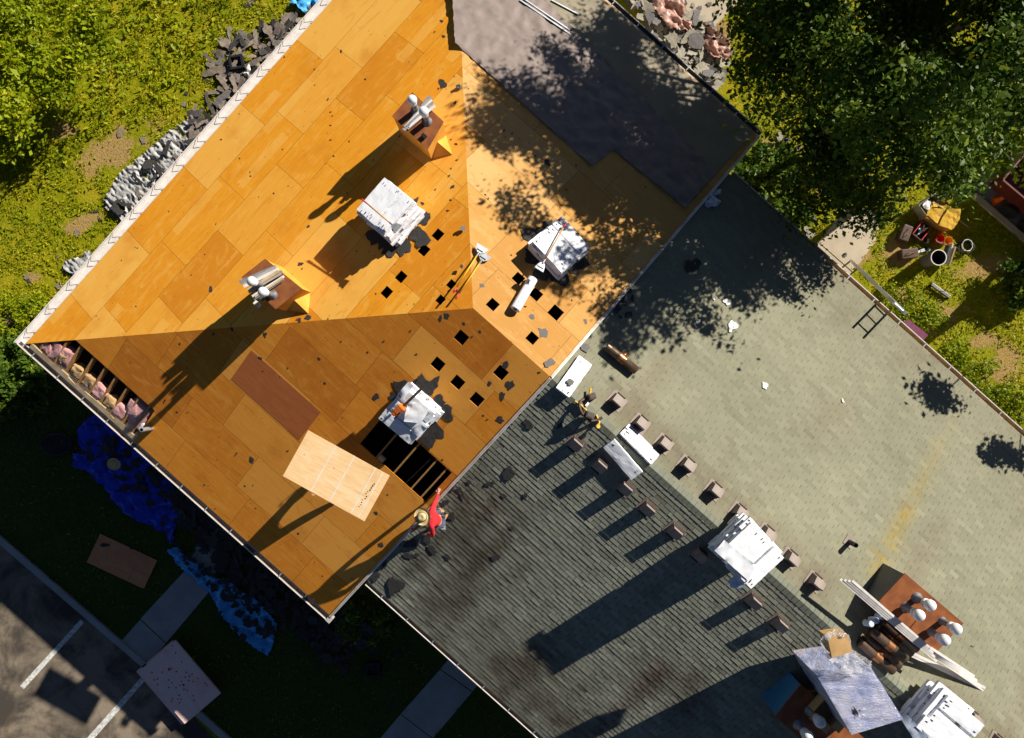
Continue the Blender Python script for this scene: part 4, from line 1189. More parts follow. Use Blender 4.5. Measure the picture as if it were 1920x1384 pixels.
lump_box(T_, 1.35, MT['stretch'], pal, pb, 'wrapped_load', 26, .035)
hole = [P(u, v, ztp + .03) - pb for u, v in ((1599, 1324), (1603, 1337), (1611, 1343), (1607, 1332))]
MB().add(hole, [(0, 1, 2, 3)]).build('torn_hole', MT['black'], pal)
for k in range(6):
    a = P(1604 + U(-14, 18), 1334 + U(-12, 10), ztp + .05) - pb; d = Vector((U(-.14, .14), U(-.1, .1), U(.01, .05)))
    MB().add([a, a + d, a + d * .6 + Vector((.05, .03, .02)), a + d * .2 + Vector((.03, .03, .0))], [(0, 1, 2, 3)]).build('torn_film', MT['white_wrap'], pal)
pw = MB()
for k in (-1, 0, 1): pw.beam(Vector((-.6, k * .45, .06)), Vector((.6, k * .45, .06)), .09, .1)
pw.build('pallet_wood', MT['lumber'], pal)
zc = ztp + .42
CT = [P(1552, 1196, zc), P(1590, 1190, zc), P(1598, 1222, zc), P(1560, 1234, zc)]
bx2 = empty('cardboard_box', yawM(Vector((CT[0].x + .25, CT[0].y - .25, ztp + .04)), 0), 'cardboard box under crumpled clear film on top of the wrapped pallet', 'box')
lump_box(CT, .42, MT['card'], bx2, bx2.location, 'box_body', 6, .02, 4)
def clear_mat():
    g = NG('clear_film'); co = g.coord(); n_ = g.noise(g.scale(co, 5, 5, 5), 2.5, 6, .7, 1.5)
    g.bump(n_, 1.0, .06); g.out((.78, .78, .80), .12, 0, .8)
    tr = g.n("ShaderNodeBsdfTransparent"); mx = g.n("ShaderNodeMixShader"); g.put(mx.inputs[0], g.m('ADD', g.m('MULTIPLY', g.ramp(n_, .45, .7), .6), .15))
    g.t.links.new(tr.outputs[0], mx.inputs[1]); g.t.links.new(g.b.outputs[0], mx.inputs[2])
    g.t.links.new(mx.outputs[0], g.t.nodes["Material Output"].inputs[0]); return g.mat
MT['clear'] = clear_mat()
fm = quad_sheet('crumpled_film', [P(1541, 1205, zc + .06), P(1555, 1190, zc + .08), P(1582, 1185, zc + .08), P(1598, 1196, zc + .06), P(1602, 1222, zc), P(1630, 1235, zc - .25), P(1625, 1252, zc - .33), P(1590, 1258, zc - .33), P(1560, 1245, zc - .2), P(1548, 1228, zc + .02)], MT['clear'], 'crumpled clear plastic film draped over the cardboard box on the pallet', 'film', amp=.12, sp=.05)
# open cardboard carton by the lower chimney
cb_ = empty('cardboard_carton', frame(P(1542, 1325, z4 + .02), eu, ew, Vector((0, 0, 1))), 'open cardboard carton between wrapped pallet and lower chimney', 'box')
cm = MB()
for (c_, d_) in (((0, .2, .15), (.55, .012, .3)), ((0, -.2, .15), (.55, .012, .3)), ((.27, 0, .15), (.012, .388, .3)), ((-.27, 0, .15), (.012, .388, .3)), ((0, 0, .01), (.53, .388, .012))): cm.box(c_, d_)
cm.build('box_body', MT['card'], cb_)
for (x, y, a) in ((0, .29, .35), (0, -.30, -.3)):
    MB().box((0, 0, 0), (.55, .19, .008), Matrix.Translation((x, y, .31)) @ Matrix.Rotation(a, 4, 'X')).build('flap', MT['card'], cb_)
MB().box((0, 0, 0), (.2, .38, .008), Matrix.Translation((.36, 0, .33)) @ Matrix.Rotation(-.4, 4, 'Y')).build('flap', MT['card'], cb_)

# insulation batts in the open eave
def blob(sx, sy, sz, seed, mat, name, n=18, m=12, amp=.3):
    mb = MB(); vs = []
    for j in range(m + 1):
        ph = -math.pi / 2 + math.pi * j / m
        for i in range(n):
            t = 2 * math.pi * i / n
            v = Vector((math.cos(ph) * math.cos(t), math.cos(ph) * math.sin(t), math.sin(ph)))
            k = 1 + amp * fbm(v.x * 1.8 + seed * 3, v.y * 1.8, v.z * 1.8, 4)
            v = Vector([math.copysign(abs(q) ** .45, q) for q in v]) * k
            vs.append((v.x * sx, v.y * sy, v.z * sz))
    mb.add(vs, [(j * n + i, j * n + (i + 1) % n, (j + 1) * n + (i + 1) % n, (j + 1) * n + i) for j in range(m) for i in range(n)])
    return mb.mesh(name, mat, smooth=True)
batts = [(108, 656, .16, .34, 'pink_ins'), (121, 669, .14, .2, 'tan_ins'), (127, 668, .2, .33, 'pink_ins'), (149, 696, .17, .2, 'tan_ins'), (170, 715, .17, .22, 'tan_ins'), (190, 733, .2, .24, 'pink_ins'), (211, 754, .16, .2, 'tan_ins'), (228, 770, .16, .22, 'pink_ins'), (262, 775, .3, .42, 'pink_ins'), (272, 800, .08, .14, 'paper'), (92, 650, .14, .2, 'pink_ins')]
kk = {'pink_ins': 'pink fluffy insulation batt between the open rafters at the left corner', 'tan_ins': 'tan fluffy insulation batt between the open rafters at the left corner', 'paper': 'pale scrap of insulation paper in the last open rafter bay'}
for i, (u, v, a, b, mt) in enumerate(batts):
    o = link('insulation_batt', blob(a * 1.25, b * .95, .13, i + 1, MT[mt], 'insulation_batt'), None, B.M(u, v, U(-.2, .2), -.16))
    tag(o, kk[mt], 'insulation', None if mt == 'paper' else ('pink batts' if mt == 'pink_ins' else 'tan batts') + ' in the open eave')

# the ladder against the right eave
lf = W3(6.97, 11.5, 0); ltp = W3(6.61, 8.07, 7.45)
ld = empty('extension_ladder', yawM(lf, 0), 'white extension ladder standing on the lawn against the right eave', 'ladder')
d_ = ltp - lf; sd = (eu - eu.project(d_)).normalized(); nn = sd.cross(d_.normalized())
for s_ in (-1, 1):
    MB().beam(sd * s_ * .2, d_ + sd * s_ * .2, .05, .1, nn).build('rail', MT['white_metal'], ld)
nr = 26; first = None
for k in range(1, nr + 1):
    c_ = d_ * (k / (nr + .6))
    if first is None: first = MB().tube([c_ - sd * .2, c_ + sd * .2], .022, 8).build('rung', MT['galv'], ld); f0 = c_.copy()
    else:
        r2 = first.copy(); COL.objects.link(r2); r2.parent = ld; r2.location = c_ - f0
# boards standing by the same wall
for k, (u1, v1, u2, v2, z_, mt, lab, wd) in enumerate([(1667, 592, 1712, 627, 5.6, 'white_trim', 'white board leaning on the wall right of the ladder', .12), (1690, 610, 1728, 640, 5.2, 'magenta', 'dusty pink foam board leaning on wall right of the ladder', .5), (1730, 645, 1800, 706, 5.0, 'grey_metal', 'long grey metal length leaning along the right wall', .16), (1802, 712, 1900, 800, 5.0, 'grey_metal', 'second long grey metal length farther right along the wall', .16)]):
    p, q = P(u1, v1, z_), P(u2, v2, z_); 
    o = MB().beam(p, q, wd, .04, (Vector((0, 0, 1)) - ew * .35).normalized()).build('leaning_board', MT[mt]); tag(o, lab, 'board')

# plywood carried over the head
zsh = B.hit(628, 900).z + 1.72
shc = [P(580, 808, zsh), P(733, 893, zsh + .02), P(683, 978, zsh + .02), P(527, 890, zsh)]
def ply_sheet(c4, mat, label, group=None, th=.018):
    ex = (c4[1] - c4[0]); ey = (c4[3] - c4[0]); L, Wd = ex.length, ey.length; c = sum(c4, Vector()) / 4
    ex.normalize(); n = ex.cross(ey).normalized()
    if n.z < 0: n = -n
    ey = n.cross(ex); M = frame(c, ex, ey, n)
    vs = [(-L / 2, -Wd / 2), (L / 2, -Wd / 2), (L / 2, Wd / 2), (-L / 2, Wd / 2)]
    mb = MB(); mb.hexa([(x, y, -th / 2) for x, y in vs], [(x, y, th / 2) for x, y in vs])
    me = mb.mesh('plywood_sheet', mat); uvl = me.uv_layers.new(name='UVMap')
    for lp in me.loops: co = me.vertices[lp.vertex_index].co; uvl.data[lp.index].uv = (co.x + 1.25, co.y + .9)
    o = link('plywood_sheet', me, None, M); tag(o, label, 'plywood sheet', group); return o, L, Wd
s1, L1, W1 = ply_sheet(shc, MT['ply_new'], 'pale new plywood sheet held flat above the roof by a hidden worker')
ln = MB()
for f in (-.16, .07, .33, .42):
    ln.box((L1 * f, 0, .0105), (.022, W1 * .97, .002))
ln.build('chalk_line', MT['paper'], s1)
bl = MB()
for k in range(12): bl.box((L1 * .375 + U(-.03, .03) + .002 * k, -W1 * .3 + k * .06, .0105), (U(.02, .04), U(.012, .04), .002))
bl.build('burn_mark', MT['black'], s1)
# sheet lying on the lawn
zz = .05
s2, L2, W2 = ply_sheet([P(190, 1000, zz), P(297, 1050, zz), P(264, 1107, zz), P(164, 1053, zz)], MT['ply_old'], 'reddish plywood sheet lying on the shaded lawn beside the blue tarp')
ln = MB()
for f, l in ((.22, .98), (-.28, .5), (-.12, .4)): ln.box((L2 * f, 0 if l > .9 else W2 * .2, .0105), (.02, W2 * l, .002))
ln.build('chalk_line', MT['tarp_pink'], s2)
scrap('scrap', yawM(P(197, 1022, .065), .3), .22, 'dark scrap lying on the reddish plywood sheet on the lawn')
scrap('scrap', yawM(P(247, 1027, .065), 1.3), .12, 'small dark scrap at the edge of the reddish plywood sheet')
# pile of sheets on the lawn
for k in range(12):
    z = .045 * (k + 1); o_ = Vector((U(-.02, .02), U(-.02, .02), 0))
    if k < 4: o_ += Vector((-.10 + .02 * k, -.03, 0))
    c4 = [P(330, 1198, z) + o_, P(415, 1297, z) + o_, P(343, 1361, z) + o_ + Vector((0, -.02 * (k % 3), 0)), P(263, 1255, z) + o_]
    so_, Lp, Wp = ply_sheet(c4, MT['ply_pink'], 'pinkish plywood sheet in the pile by the parking kerb' if k < 11 else 'pinkish plywood sheet with red dots, top of the pile by kerb', 'plywood pile by the kerb' if k < 11 else None, .04)
for k in range(44):
    x, y = R.gauss(0, .22) * Lp, U(-.42, .42) * Wp
    if abs(x) > Lp * .47: continue
    MB().lathe([(.001, .0235), (U(.014, .032), .0235), (.034, .019)], (x, y, 0), 8).build('paint_dot', MT['red_b'], so_)

# ------------------------------------------------------------------ people
def skin_mesh(name, J, E, mat, root, sub=2):
    names = list(J); me = bpy.data.meshes.new(name)
    me.from_pydata([tuple(J[k][:3]) for k in names], [(names.index(a), names.index(b)) for a, b in E], [])
    o = bpy.data.objects.new(name, me); COL.objects.link(o)
    sk = o.modifiers.new('skin', 'SKIN'); ss = o.modifiers.new('sub', 'SUBSURF'); ss.levels = sub; ss.render_levels = sub
    for i, k in enumerate(names):
        r = J[k][3]; me.skin_vertices[0].data[i].radius = (r, J[k][4] if len(J[k]) > 4 else r)
    me.skin_vertices[0].data[names.index(root)].use_root = True
    dg = bpy.context.evaluated_depsgraph_get()
    m2 = bpy.data.meshes.new_from_object(o.evaluated_get(dg)); m2.name = name
    bpy.data.objects.remove(o); m2.materials.clear(); m2.materials.append(mat)
    m2.polygons.foreach_set('use_smooth', [True] * len(m2.polygons)); m2.update()
    return m2
def hand(J, E, wrist, tag_, dirv, palm_n, s=1.0):
    """palm, four bent fingers and a thumb after the wrist joint"""
    d = dirv.normalized(); sd = d.cross(palm_n).normalized(); w0 = Vector(J[wrist][:3])
    pc_ = w0 + d * .06 * s; J[tag_ + 'palm'] = (*pc_, .030 * s, .022 * s); E.append((wrist, tag_ + 'palm'))
    for i, (off, l) in enumerate(((-.030, .070), (-.010, .082), (.010, .077), (.030, .060))):
        a = pc_ + d * .035 * s + sd * off * s; b = a + (d * .95 - palm_n * .25 + sd * off * 3).normalized() * l * .55 * s
        c = b + (d * .6 - palm_n * .75).normalized() * l * .5 * s
        for nm, q, r in (('a', a, .0105), ('b', b, .0095), ('c', c, .0075)): J[f'{tag_}f{i}{nm}'] = (*q, r * s)
        E += [(tag_ + 'palm', f'{tag_}f{i}a'), (f'{tag_}f{i}a', f'{tag_}f{i}b'), (f'{tag_}f{i}b', f'{tag_}f{i}c')]
    a = w0 + d * .03 * s - sd * .036 * s; b = a + (d * .6 - sd * .7 - palm_n * .1).normalized() * .045 * s; c = b + (d * .9 - sd * .1 - palm_n * .4).normalized() * .03 * s
    for nm, q, r in (('a', a, .013), ('b', b, .0105), ('c', c, .008)): J[f'{tag_}t{nm}'] = (*q, r * s)
    E += [(tag_ + 'palm', tag_ + 'ta'), (tag_ + 'ta', tag_ + 'tb'), (tag_ + 'tb', tag_ + 'tc')]
BE = [('pelvis', 'belly'), ('belly', 'chest'), ('chest', 'neck'), ('neck', 'chin'), ('chin', 'head'), ('chest', 'lsh'), ('lsh', 'lel'), ('lel', 'lwr'), ('chest', 'rsh'), ('rsh', 'rel'), ('rel', 'rwr'),
      ('pelvis', 'lhip'), ('lhip', 'lkn'), ('lkn', 'lan'), ('lan', 'lto'), ('pelvis', 'rhip'), ('rhip', 'rkn'), ('rkn', 'ran'), ('ran', 'rto')]
RAD = dict(pelvis=.125, belly=.12, chest=.145, neck=.058, chin=.075, head=.092, lsh=.062, lel=.046, lwr=.031, rsh=.062, rel=.046, rwr=.031, lhip=.092, lkn=.062, lan=.042, lto=.035, rhip=.092, rkn=.062, ran=.042, rto=.035)
def person(base, J3, label, shirt, trousers, lhd, rhd, hat=True, hat_axis=None, wide=1.0):
    pr = empty('person', yawM(base, 0), label, 'person')
    J = {k: (*(v - base), RAD[k] * (wide if k in ('pelvis', 'belly', 'chest', 'lhip', 'rhip', 'lkn', 'rkn') else 1)) for k, v in J3.items()}; E = list(BE)
    hand(J, E, 'lwr', 'lh', lhd[0], lhd[1]); hand(J, E, 'rwr', 'rh', rhd[0], rhd[1])
    link('body', skin_mesh('body', J, E, MT['skin'], 'pelvis'), pr)
    # face: eyes, nose, mouth hint on the head
    up = (Vector(J['head'][:3]) - Vector(J['neck'][:3])).normalized()
    fw = (lhd[0] + rhd[0]); fw = (fw - fw.project(up)).normalized(); sd = up.cross(fw); h_ = Vector(J['head'][:3]) - up * .02
    fc = MB()
    for s_ in (-1, 1): fc.lathe([(.001, .012), (.009, .008), (.012, 0)], h_ + fw * .082 + sd * s_ * .032, 8)
    fc.build('eye', MT['black'], pr)
    Js = {k: (*J[k][:3], J[k][3] + (.022 if k in ('belly', 'chest', 'pelvis') else .016)) for k in ('pelvis', 'belly', 'chest', 'lsh', 'lel', 'rsh', 'rel')}
    Es = [('pelvis', 'belly'), ('belly', 'chest'), ('chest', 'lsh'), ('lsh', 'lel'), ('chest', 'rsh'), ('rsh', 'rel')]
    for s_ in 'lr':
        q = Vector(J[s_ + 'el'][:3]).lerp(Vector(J[s_ + 'wr'][:3]), .86); Js[s_ + 'cf'] = (*q, .047); Es.append((s_ + 'el', s_ + 'cf'))
    q = Vector(J['chest'][:3]).lerp(Vector(J['neck'][:3]), .6); Js['col'] = (*q, .085); Es.append(('chest', 'col'))
    link('shirt', skin_mesh('shirt', Js, Es, MT[shirt], 'chest'), pr)
    Jt = {k: (*J[k][:3], J[k][3] + .016) for k in ('pelvis', 'lhip', 'lkn', 'rhip', 'rkn')}
    Jt['lan'] = (*Vector(J['lkn'][:3]).lerp(Vector(J['lan'][:3]), .9), .062); Jt['ran'] = (*Vector(J['rkn'][:3]).lerp(Vector(J['ran'][:3]), .9), .062)
    link('trousers', skin_mesh('trousers', Jt, [('pelvis', 'lhip'), ('lhip', 'lkn'), ('lkn', 'lan'), ('pelvis', 'rhip'), ('rhip', 'rkn'), ('rkn', 'ran')], MT[trousers], 'pelvis'), pr)
    for s_ in 'lr':
        a, t = Vector(J[s_ + 'an'][:3]), Vector(J[s_ + 'to'][:3])
        dv = (t - a); he = a - dv * .45; he.z = min(he.z, t.z + .02)
        me = skin_mesh('shoe', {'h': (*he, .046), 'm': (*(a.lerp(t, .45)), .05), 't': (*t, .044), 'a': (*a, .05)}, [('h', 'm'), ('m', 't'), ('m', 'a')], MT['boot'], 'm')
        link('shoe', me, pr)
    if hat:
        hp = Vector(J['head'][:3]); ax = hat_axis or Vector((0, 0, 1)); x_ = ax.orthogonal().normalized(); M = frame(hp + ax * .045, x_, ax.cross(x_), ax)
        mb = MB(); prof = [(.215, .03), (.205, .012), (.16, .0), (.115, .006), (.105, .05), (.098, .105), (.07, .125), (.03, .112), (.001, .108)]
        mb.lathe(prof, (0, 0, 0), 28, 0, M)
        mb.lathe([(r, z - .008) for r, z in prof[:4]], (0, 0, 0), 28, 0, M)
        ht = mb.build('straw_hat', MT['straw'], pr, smooth=True)
        MB().lathe([(.117, .008), (.109, .042)], (0, 0, 0), 28, 0, M).build('hat_band', MT['hatband'], ht, smooth=True)
    return pr
zw = GL.hit(826, 968).z
def Q(u, v, h): return P(u, v, zw + h)
def gl(u, v, h): p = GL.hit(u, v, h); return p
hz = B.hit(822, 921).z
J3 = dict(pelvis=Q(822, 977, .52), belly=Q(816, 974, .72), chest=Q(808, 971, .96), neck=Q(799, 969, 1.13), chin=Q(797, 968.6, 1.17), head=Q(794, 968, 1.25),
          lsh=Q(811, 954, 1.02), lel=Q(818, 938, .86), lwr=P(821.5, 926, hz + .10), rsh=Q(809, 988, 1.0), rel=Q(812, 1003, .72), rwr=Q(800, 1003, .48),
          lhip=Q(824, 969, .5), lkn=Q(811, 962, .36), lan=gl(829, 959, .10), lto=gl(821, 953, .055), rhip=Q(825, 984, .5), rkn=Q(812, 988, .34), ran=gl(833, 973, .11), rto=gl(839, 964, .06))
person(Vector((P(824, 972, zw).x, P(824, 972, zw).y, zw)), J3, 'worker in red shirt and straw hat crouching at the deck edge', 'red', 'navy',
       (Vector((.25, 1, -.35)), Vector((.15, .3, .9)).normalized()), (Vector((-.6, -.1, -.5)), Vector((.2, 0, .9)).normalized()), True, Vector((-.25, .03, 1)).normalized())
shovel(Q(770, 992, .42), Q(836, 984, .20), 'yellow handled shovel held by the worker in the red shirt', 'yellow', up=Vector((0, 0, 1)), bw=.24)
# the worker under the sheet
base2 = B.hit(628, 902); zw2 = base2.z
def Q2(u, v, h): return P(u, v, zw2 + h)
hL, hR = P(664.5, 857, zsh), P(588, 924.5, zsh)
J3 = dict(pelvis=Q2(629, 900, .92), belly=Q2(628, 899, 1.10), chest=Q2(627, 897, 1.30), neck=Q2(626, 895, 1.48), chin=Q2(625, 894, 1.51), head=Q2(624, 893, 1.585),
          lsh=Q2(638, 886, 1.40), lel=Q2(655, 873, 1.38), lwr=P(662, 859, zsh - .12), rsh=Q2(615, 907, 1.40), rel=Q2(600, 917, 1.38), rwr=P(592, 923, zsh - .12),
          lhip=Q2(634, 907, .90), lkn=Q2(642, 914, .48), lan=B.hit(650, 926, .10), lto=B.hit(642, 931, .05), rhip=Q2(624, 894, .90), rkn=Q2(613, 888, .48), ran=B.hit(606, 880, .10), rto=B.hit(597, 882, .05))
person(base2, J3, 'worker hidden beneath the pale plywood sheet, gripping both its edges', 'navy', 'navy',
       ((hL - J3['lwr']) + Vector((.02, .03, .1)), Vector((-.3, -.6, .3)).normalized()), ((hR - J3['rwr']) + Vector((-.02, -.03, .1)), Vector((.3, .6, .3)).normalized()), False, None, 1.35)
# ------------------------------------------------------------------ tarps and debris on the ground
def tarp(name, px, mat, label, z0, amp, sp, seed, dirs=None, fs=2.2):
    o = sheet_on(name, GD, px, mat, z0, amp, sp, None, seed, fs, .04, dirs, True); return tag(o, label, 'tarp')
tarp('blue_tarp', [(150, 800), (185, 770), (230, 790), (260, 830), (300, 880), (340, 930), (352, 965), (330, 985), (325, 1022), (308, 998), (285, 985), (240, 965), (210, 930), (198, 908), (185, 905), (170, 888), (140, 872), (138, 850), (158, 846), (150, 830)], MT['tarp_blue'], 'deep blue crumpled tarp on shaded lawn below the left eave', .02, .14, .06, 2)
tarp('blue_tarp', [(316, 1030), (335, 1024), (352, 1045), (380, 1060), (395, 1080), (430, 1085), (460, 1110), (480, 1120), (500, 1140), (522, 1165), (515, 1200), (503, 1230), (470, 1205), (435, 1170), (405, 1130), (385, 1100), (352, 1070), (330, 1050)], MT['tarp_cyan'], 'bright blue torn tarp beside the front path, covered in black scraps', .03, .14, .06, 5)
tarp('silver_tarp', [(205, 365), (225, 330), (262, 300), (290, 275), (330, 240), (362, 218), (378, 240), (330, 320), (260, 420), (225, 412), (200, 390)], MT['tarp_silver'], 'large silver crumpled tarp on the lawn along the upper left eave', .02, .16, .04, 7, (.75, .66), 3.6)
tarp('silver_tarp', [(119, 500), (135, 486), (152, 483), (168, 470), (178, 478), (150, 515), (132, 514)], MT['tarp_silver'], 'small silver tarp piece near the lower end of upper left eave', .02, .14, .04, 9, (.75, .66), 3.6)
tarp('pink_tarp', [(1215, -15), (1262, -5), (1290, 35), (1330, 62), (1362, 92), (1362, 120), (1330, 118), (1300, 70), (1250, 62), (1222, 30)], MT['tarp_pink'], 'pinkish crumpled plastic in the debris heap at the upper right eave', .22, .26, .05, 12, (.6, .8), 2.0)
tarp('blue_tarp', [(545, 12), (560, -12), (590, -20), (612, -8), (590, 22), (570, 26), (560, 14)], MT['tarp_cyan'], 'small light blue tarp in shade at the top of picture', .02, .2, .07, 21)

def heap(px, n, kinds, label, group, zmax, smin, smax, nind=20, stuff_mat=None):
    """the biggest, topmost pieces are objects of their own; the mass below is one piece of stuff"""
    xs = [p[0] for p in px]; ys = [p[1] for p in px]; k = 0; tries = 0; mass = {}
    while k < n and tries < 20000:
        tries += 1
        u, v = U(min(xs), max(xs)), U(min(ys), max(ys))
        if not pip(u, v, px): continue
        top = k < nind
        z = .03 + (.10 if 'tarp' in label and 'blue' in label else 0) + zmax * (.55 if top else .0) + zmax * abs(fbm(u * .01, v * .01, 5)) * .8 + U(0, zmax * .5)
        M = Matrix.Translation(P(u, v, z)) @ Matrix.Rotation(U(0, 6.28), 4, 'Z') @ Matrix.Rotation(R.gauss(0, .15), 4, 'X') @ Matrix.Rotation(R.gauss(0, .15), 4, 'Y')
        kd = R.choice(kinds)
        if top: scrap(kd, M, U((smin + smax) / 2, smax * 1.1), label, group)
        else:
            sz = U(smin, smax); me = R.choice(KINDS[kd]); M = M @ Matrix.Diagonal((sz, sz, sz * .55, 1))
            mb, mt = mass.setdefault(kd.split('_')[0], (MB(), me.materials[0]))
            mb.add([M @ q.co for q in me.vertices], [tuple(p.vertices) for p in me.polygons])
        k += 1
    allmb = MB(); mats = []
    for i_, (mb, mt) in enumerate(mass.values()):
        allmb.add(mb.v, mb.f, i_); mats.append(mt)
    o = allmb.build('shingle_debris', mats); tag(o, group.replace('shingles', 'mass of torn shingle debris'), 'debris', kind='stuff')
heap([(395, 110), (430, 70), (480, 60), (520, 40), (560, 20), (600, -5), (580, 60), (500, 150), (440, 200), (385, 270), (355, 260), (362, 205), (400, 170)], 190, ['brown_strip', 'brown_strip', 'brown_strip', 'brown', 'grey_strip', 'scrap_strip'], 'brown grey torn shingle in the heap along the upper left eave', 'shingles heaped along the upper left eave', .14, .16, .34, 34)
heap([(215, 400), (240, 330), (300, 280), (365, 245), (380, 260), (320, 330), (250, 415)], 20, ['brown', 'scrap', 'brown_strip', 'scrap_strip'], 'torn shingle lying on the silver tarp by the upper left eave', 'shingles on the silver tarp', .22, .14, .3, 14)
for (u, v, s) in ((465, 10, 16), (472, 0, 18), (355, 153, 10), (268, 264, 16), (225, 250, 18), (228, 246, 10), (300, 240, 14), (145, 437, 18), (110, 480, 10), (50, 520, 14), (55, 530, 12), (113, 535, 20), (180, 395, 14), (187, 412, 11), (390, 150, 18), (170, 303, 8), (345, 195, 14), (350, 175, 10), (412, 105, 16), (196, 375, 10), (395, 122, 18)):
    scrap(R.choice(['scrap_flat', 'brown_flat']), yawM(P(u, v, .03), U(0, 6)), s * .011, 'lone dark shingle scrap lying on the sunny left lawn', 'lone scraps on the left lawn')
heap([(1165, -20), (1215, -15), (1280, -5), (1300, 30), (1345, 60), (1368, 95), (1362, 135), (1335, 175), (1290, 140), (1240, 85)], 230, ['tan', 'tan', 'tan', 'grey', 'tan_strip', 'grey_strip'], 'tan grey torn shingle in the heap at the upper right eave', 'shingles heaped at the upper right eave', .30, .16, .38, 44)
for (u, v, s) in ((1310, 18, 16), (1330, 8, 14), (1342, 25, 12), (1325, 48, 20), (1300, 10, 12), (1475, 262, 20), (1462, 258, 22), (1498, 276, 14), (1470, 275, 12), (1430, 285, 18), (1512, 428, 16), (1520, 440, 18), (1580, 425, 10), (1610, 440, 10), (1585, 478, 10), (1480, 400, 20), (1525, 410, 14), (1495, 300, 12), (1545, 345, 12)):
    scrap(R.choice(['grey_flat', 'tan_flat']), yawM(P(u, v, .05), U(0, 6)), s * .011, 'lone grey shingle scrap on path or lawn at the upper right', 'lone grey scraps at the upper right')
heap([(185, 800), (240, 850), (300, 870), (380, 940), (440, 990), (560, 1100), (640, 1150), (700, 1180), (640, 1260), (565, 1205), (525, 1170), (488, 1125), (445, 1088), (395, 1052), (362, 1010), (338, 975), (300, 915), (240, 880), (195, 845)], 330, ['scrap', 'scrap_strip', 'scrap'], 'black torn shingle in the shaded heap below the lower left eave', 'shingles in the shaded heap', .22, .16, .34, 26)
heap([(335, 1024), (352, 1040), (395, 1075), (430, 1080), (480, 1115), (522, 1160), (512, 1200), (480, 1185), (430, 1135), (395, 1100), (350, 1062)], 85, ['scrap_flat', 'scrap_flat', 'scrap'], 'torn black shingle lying on the bright blue tarp', 'shingles on the bright blue tarp', .12, .08, .22, 10)
heap([(175, 790), (230, 800), (300, 890), (345, 960), (310, 985), (250, 940), (200, 880), (150, 850)], 40, ['scrap_flat', 'scrap'], 'torn black shingle lying on the deep blue tarp', 'shingles on the deep blue tarp', .12, .08, .24, 6)
for (u, v, s) in ((700, 1220, 20), (745, 1228, 18), (720, 1210, 14), (655, 1225, 16), (640, 1240, 16), (790, 1238, 10), (735, 1320, 14), (690, 1255, 12), (420, 1165, 12), (410, 1150, 18), (440, 1180, 14), (455, 1195, 16), (480, 1170, 14), (425, 1120, 14), (470, 1145, 12), (360, 1050, 10)):
    scrap('scrap', yawM(P(u, v, .20 if u < 520 else .03), U(0, 6)), s * .011, 'black shingle scrap lying in the shade around the cyan tarp and lawn', 'black scraps around the cyan tarp')

# old roof vents thrown on the ground
def old_vent(u, v, rot, label):
    t = empty('discarded_vent', yawM(P(u, v, .02), rot), label, 'roof vent')
    m_ = MB()
    for c_, d_2 in (((0, .22, .12), (.52, .08, .24)), ((0, -.22, .12), (.52, .08, .24)), ((.22, 0, .12), (.08, .36, .24)), ((-.22, 0, .12), (.08, .36, .24))): m_.box(c_, d_2)
    m_.build('frame', MT['black'], t, bevel=.012)
    MB().box((0, 0, .06), (.37, .37, .02)).build('pan', MT['vent_dark'], t)
old_vent(447, 121, .2, 'black square vent frame upside down by the upper left eave')
old_vent(701, 1252, .05, 'black square vent frame on the shaded lawn below green roof')
quad_sheet('torn_paper', [P(u, v, .3) for u, v in ((468, 119), (462, 128), (456, 137), (462, 136), (468, 142), (470, 132))], MT['paper'], 'white torn paper beside the black vent frame at the upper left eave', 'paper', amp=.1, sp=.05)
# straw hat on the debris
M = yawM(P(214, 870, .35), .3); mb = MB(); prof = [(.24, .03), (.22, .01), (.17, .0), (.12, .008), (.11, .05), (.10, .105), (.07, .125), (.03, .112), (.001, .108)]
hb2 = mb.lathe(prof, (0, 0, 0), 28).build('straw_hat', MT['straw'], None, M @ Matrix.Rotation(.25, 4, 'X'), smooth=True); tag(hb2, 'pale straw hat on dark debris over the deep blue tarp', 'hat')
wb = MB(); wb.lathe([(.001, .02), (.42, .02), (.5, .22), (.52, .24), (.5, .24), (.40, .04), (.001, .04)], (0, 0, 0), 20)
o = wb.build('garden_tub', MT['black'], None, yawM(P(112, 832, .02), .0) @ Matrix.Diagonal((1.15, .8, 1, 1)), smooth=True); tag(o, 'black oval tub on the dark lawn left of the deep blue tarp', 'tub')

# ------------------------------------------------------------------ yard things at the right
def bucket(u, v, r, h, mat, label, inner='black', handle=True):
    t = empty('bucket', yawM(P(u, v, 0), U(0, 6)), label, 'bucket')
    MB().lathe([(.001, .01), (r * .82, .01), (r, h), (r * 1.06, h), (r * 1.06, h - .03), (r, h - .03)], (0, 0, 0), 24).build('bucket_wall', mat, t, smooth=False)
    MB().lathe([(r * .97, h - .002), (r * .80, .03), (.001, .03)], (0, 0, 0), 24).build('bucket_inside', MT[inner], t, smooth=True)
    if handle: MB().tube([(r * math.cos(a) * 1.05, r * math.sin(a) * 1.05 * .5 + .1, h * .95) for a in [math.pi * k / 8 for k in range(9)]], .008, 6).build('handle', MT['galv'], t)
    return t
zB = .75
bn = bucket(1733, 490, .26, .85, MT['scrap_grey'], 'tall pale rimmed bin with dark inside on the right lawn', handle=False)
MB().lathe([(.262, .845), (.29, .845), (.29, .875), (.262, .875), (.262, .845)], (0, 0, 0), 28).build('rim', MT['white_pl'], bn)
bucket(1767, 455, .15, .38, MT['orange_b'], 'orange bucket among the tools on the right lawn', 'orange_b')
bucket(1753, 450, .14, .36, MT['red_b'], 'red bucket beside the orange bucket on the right lawn', 'red_b')
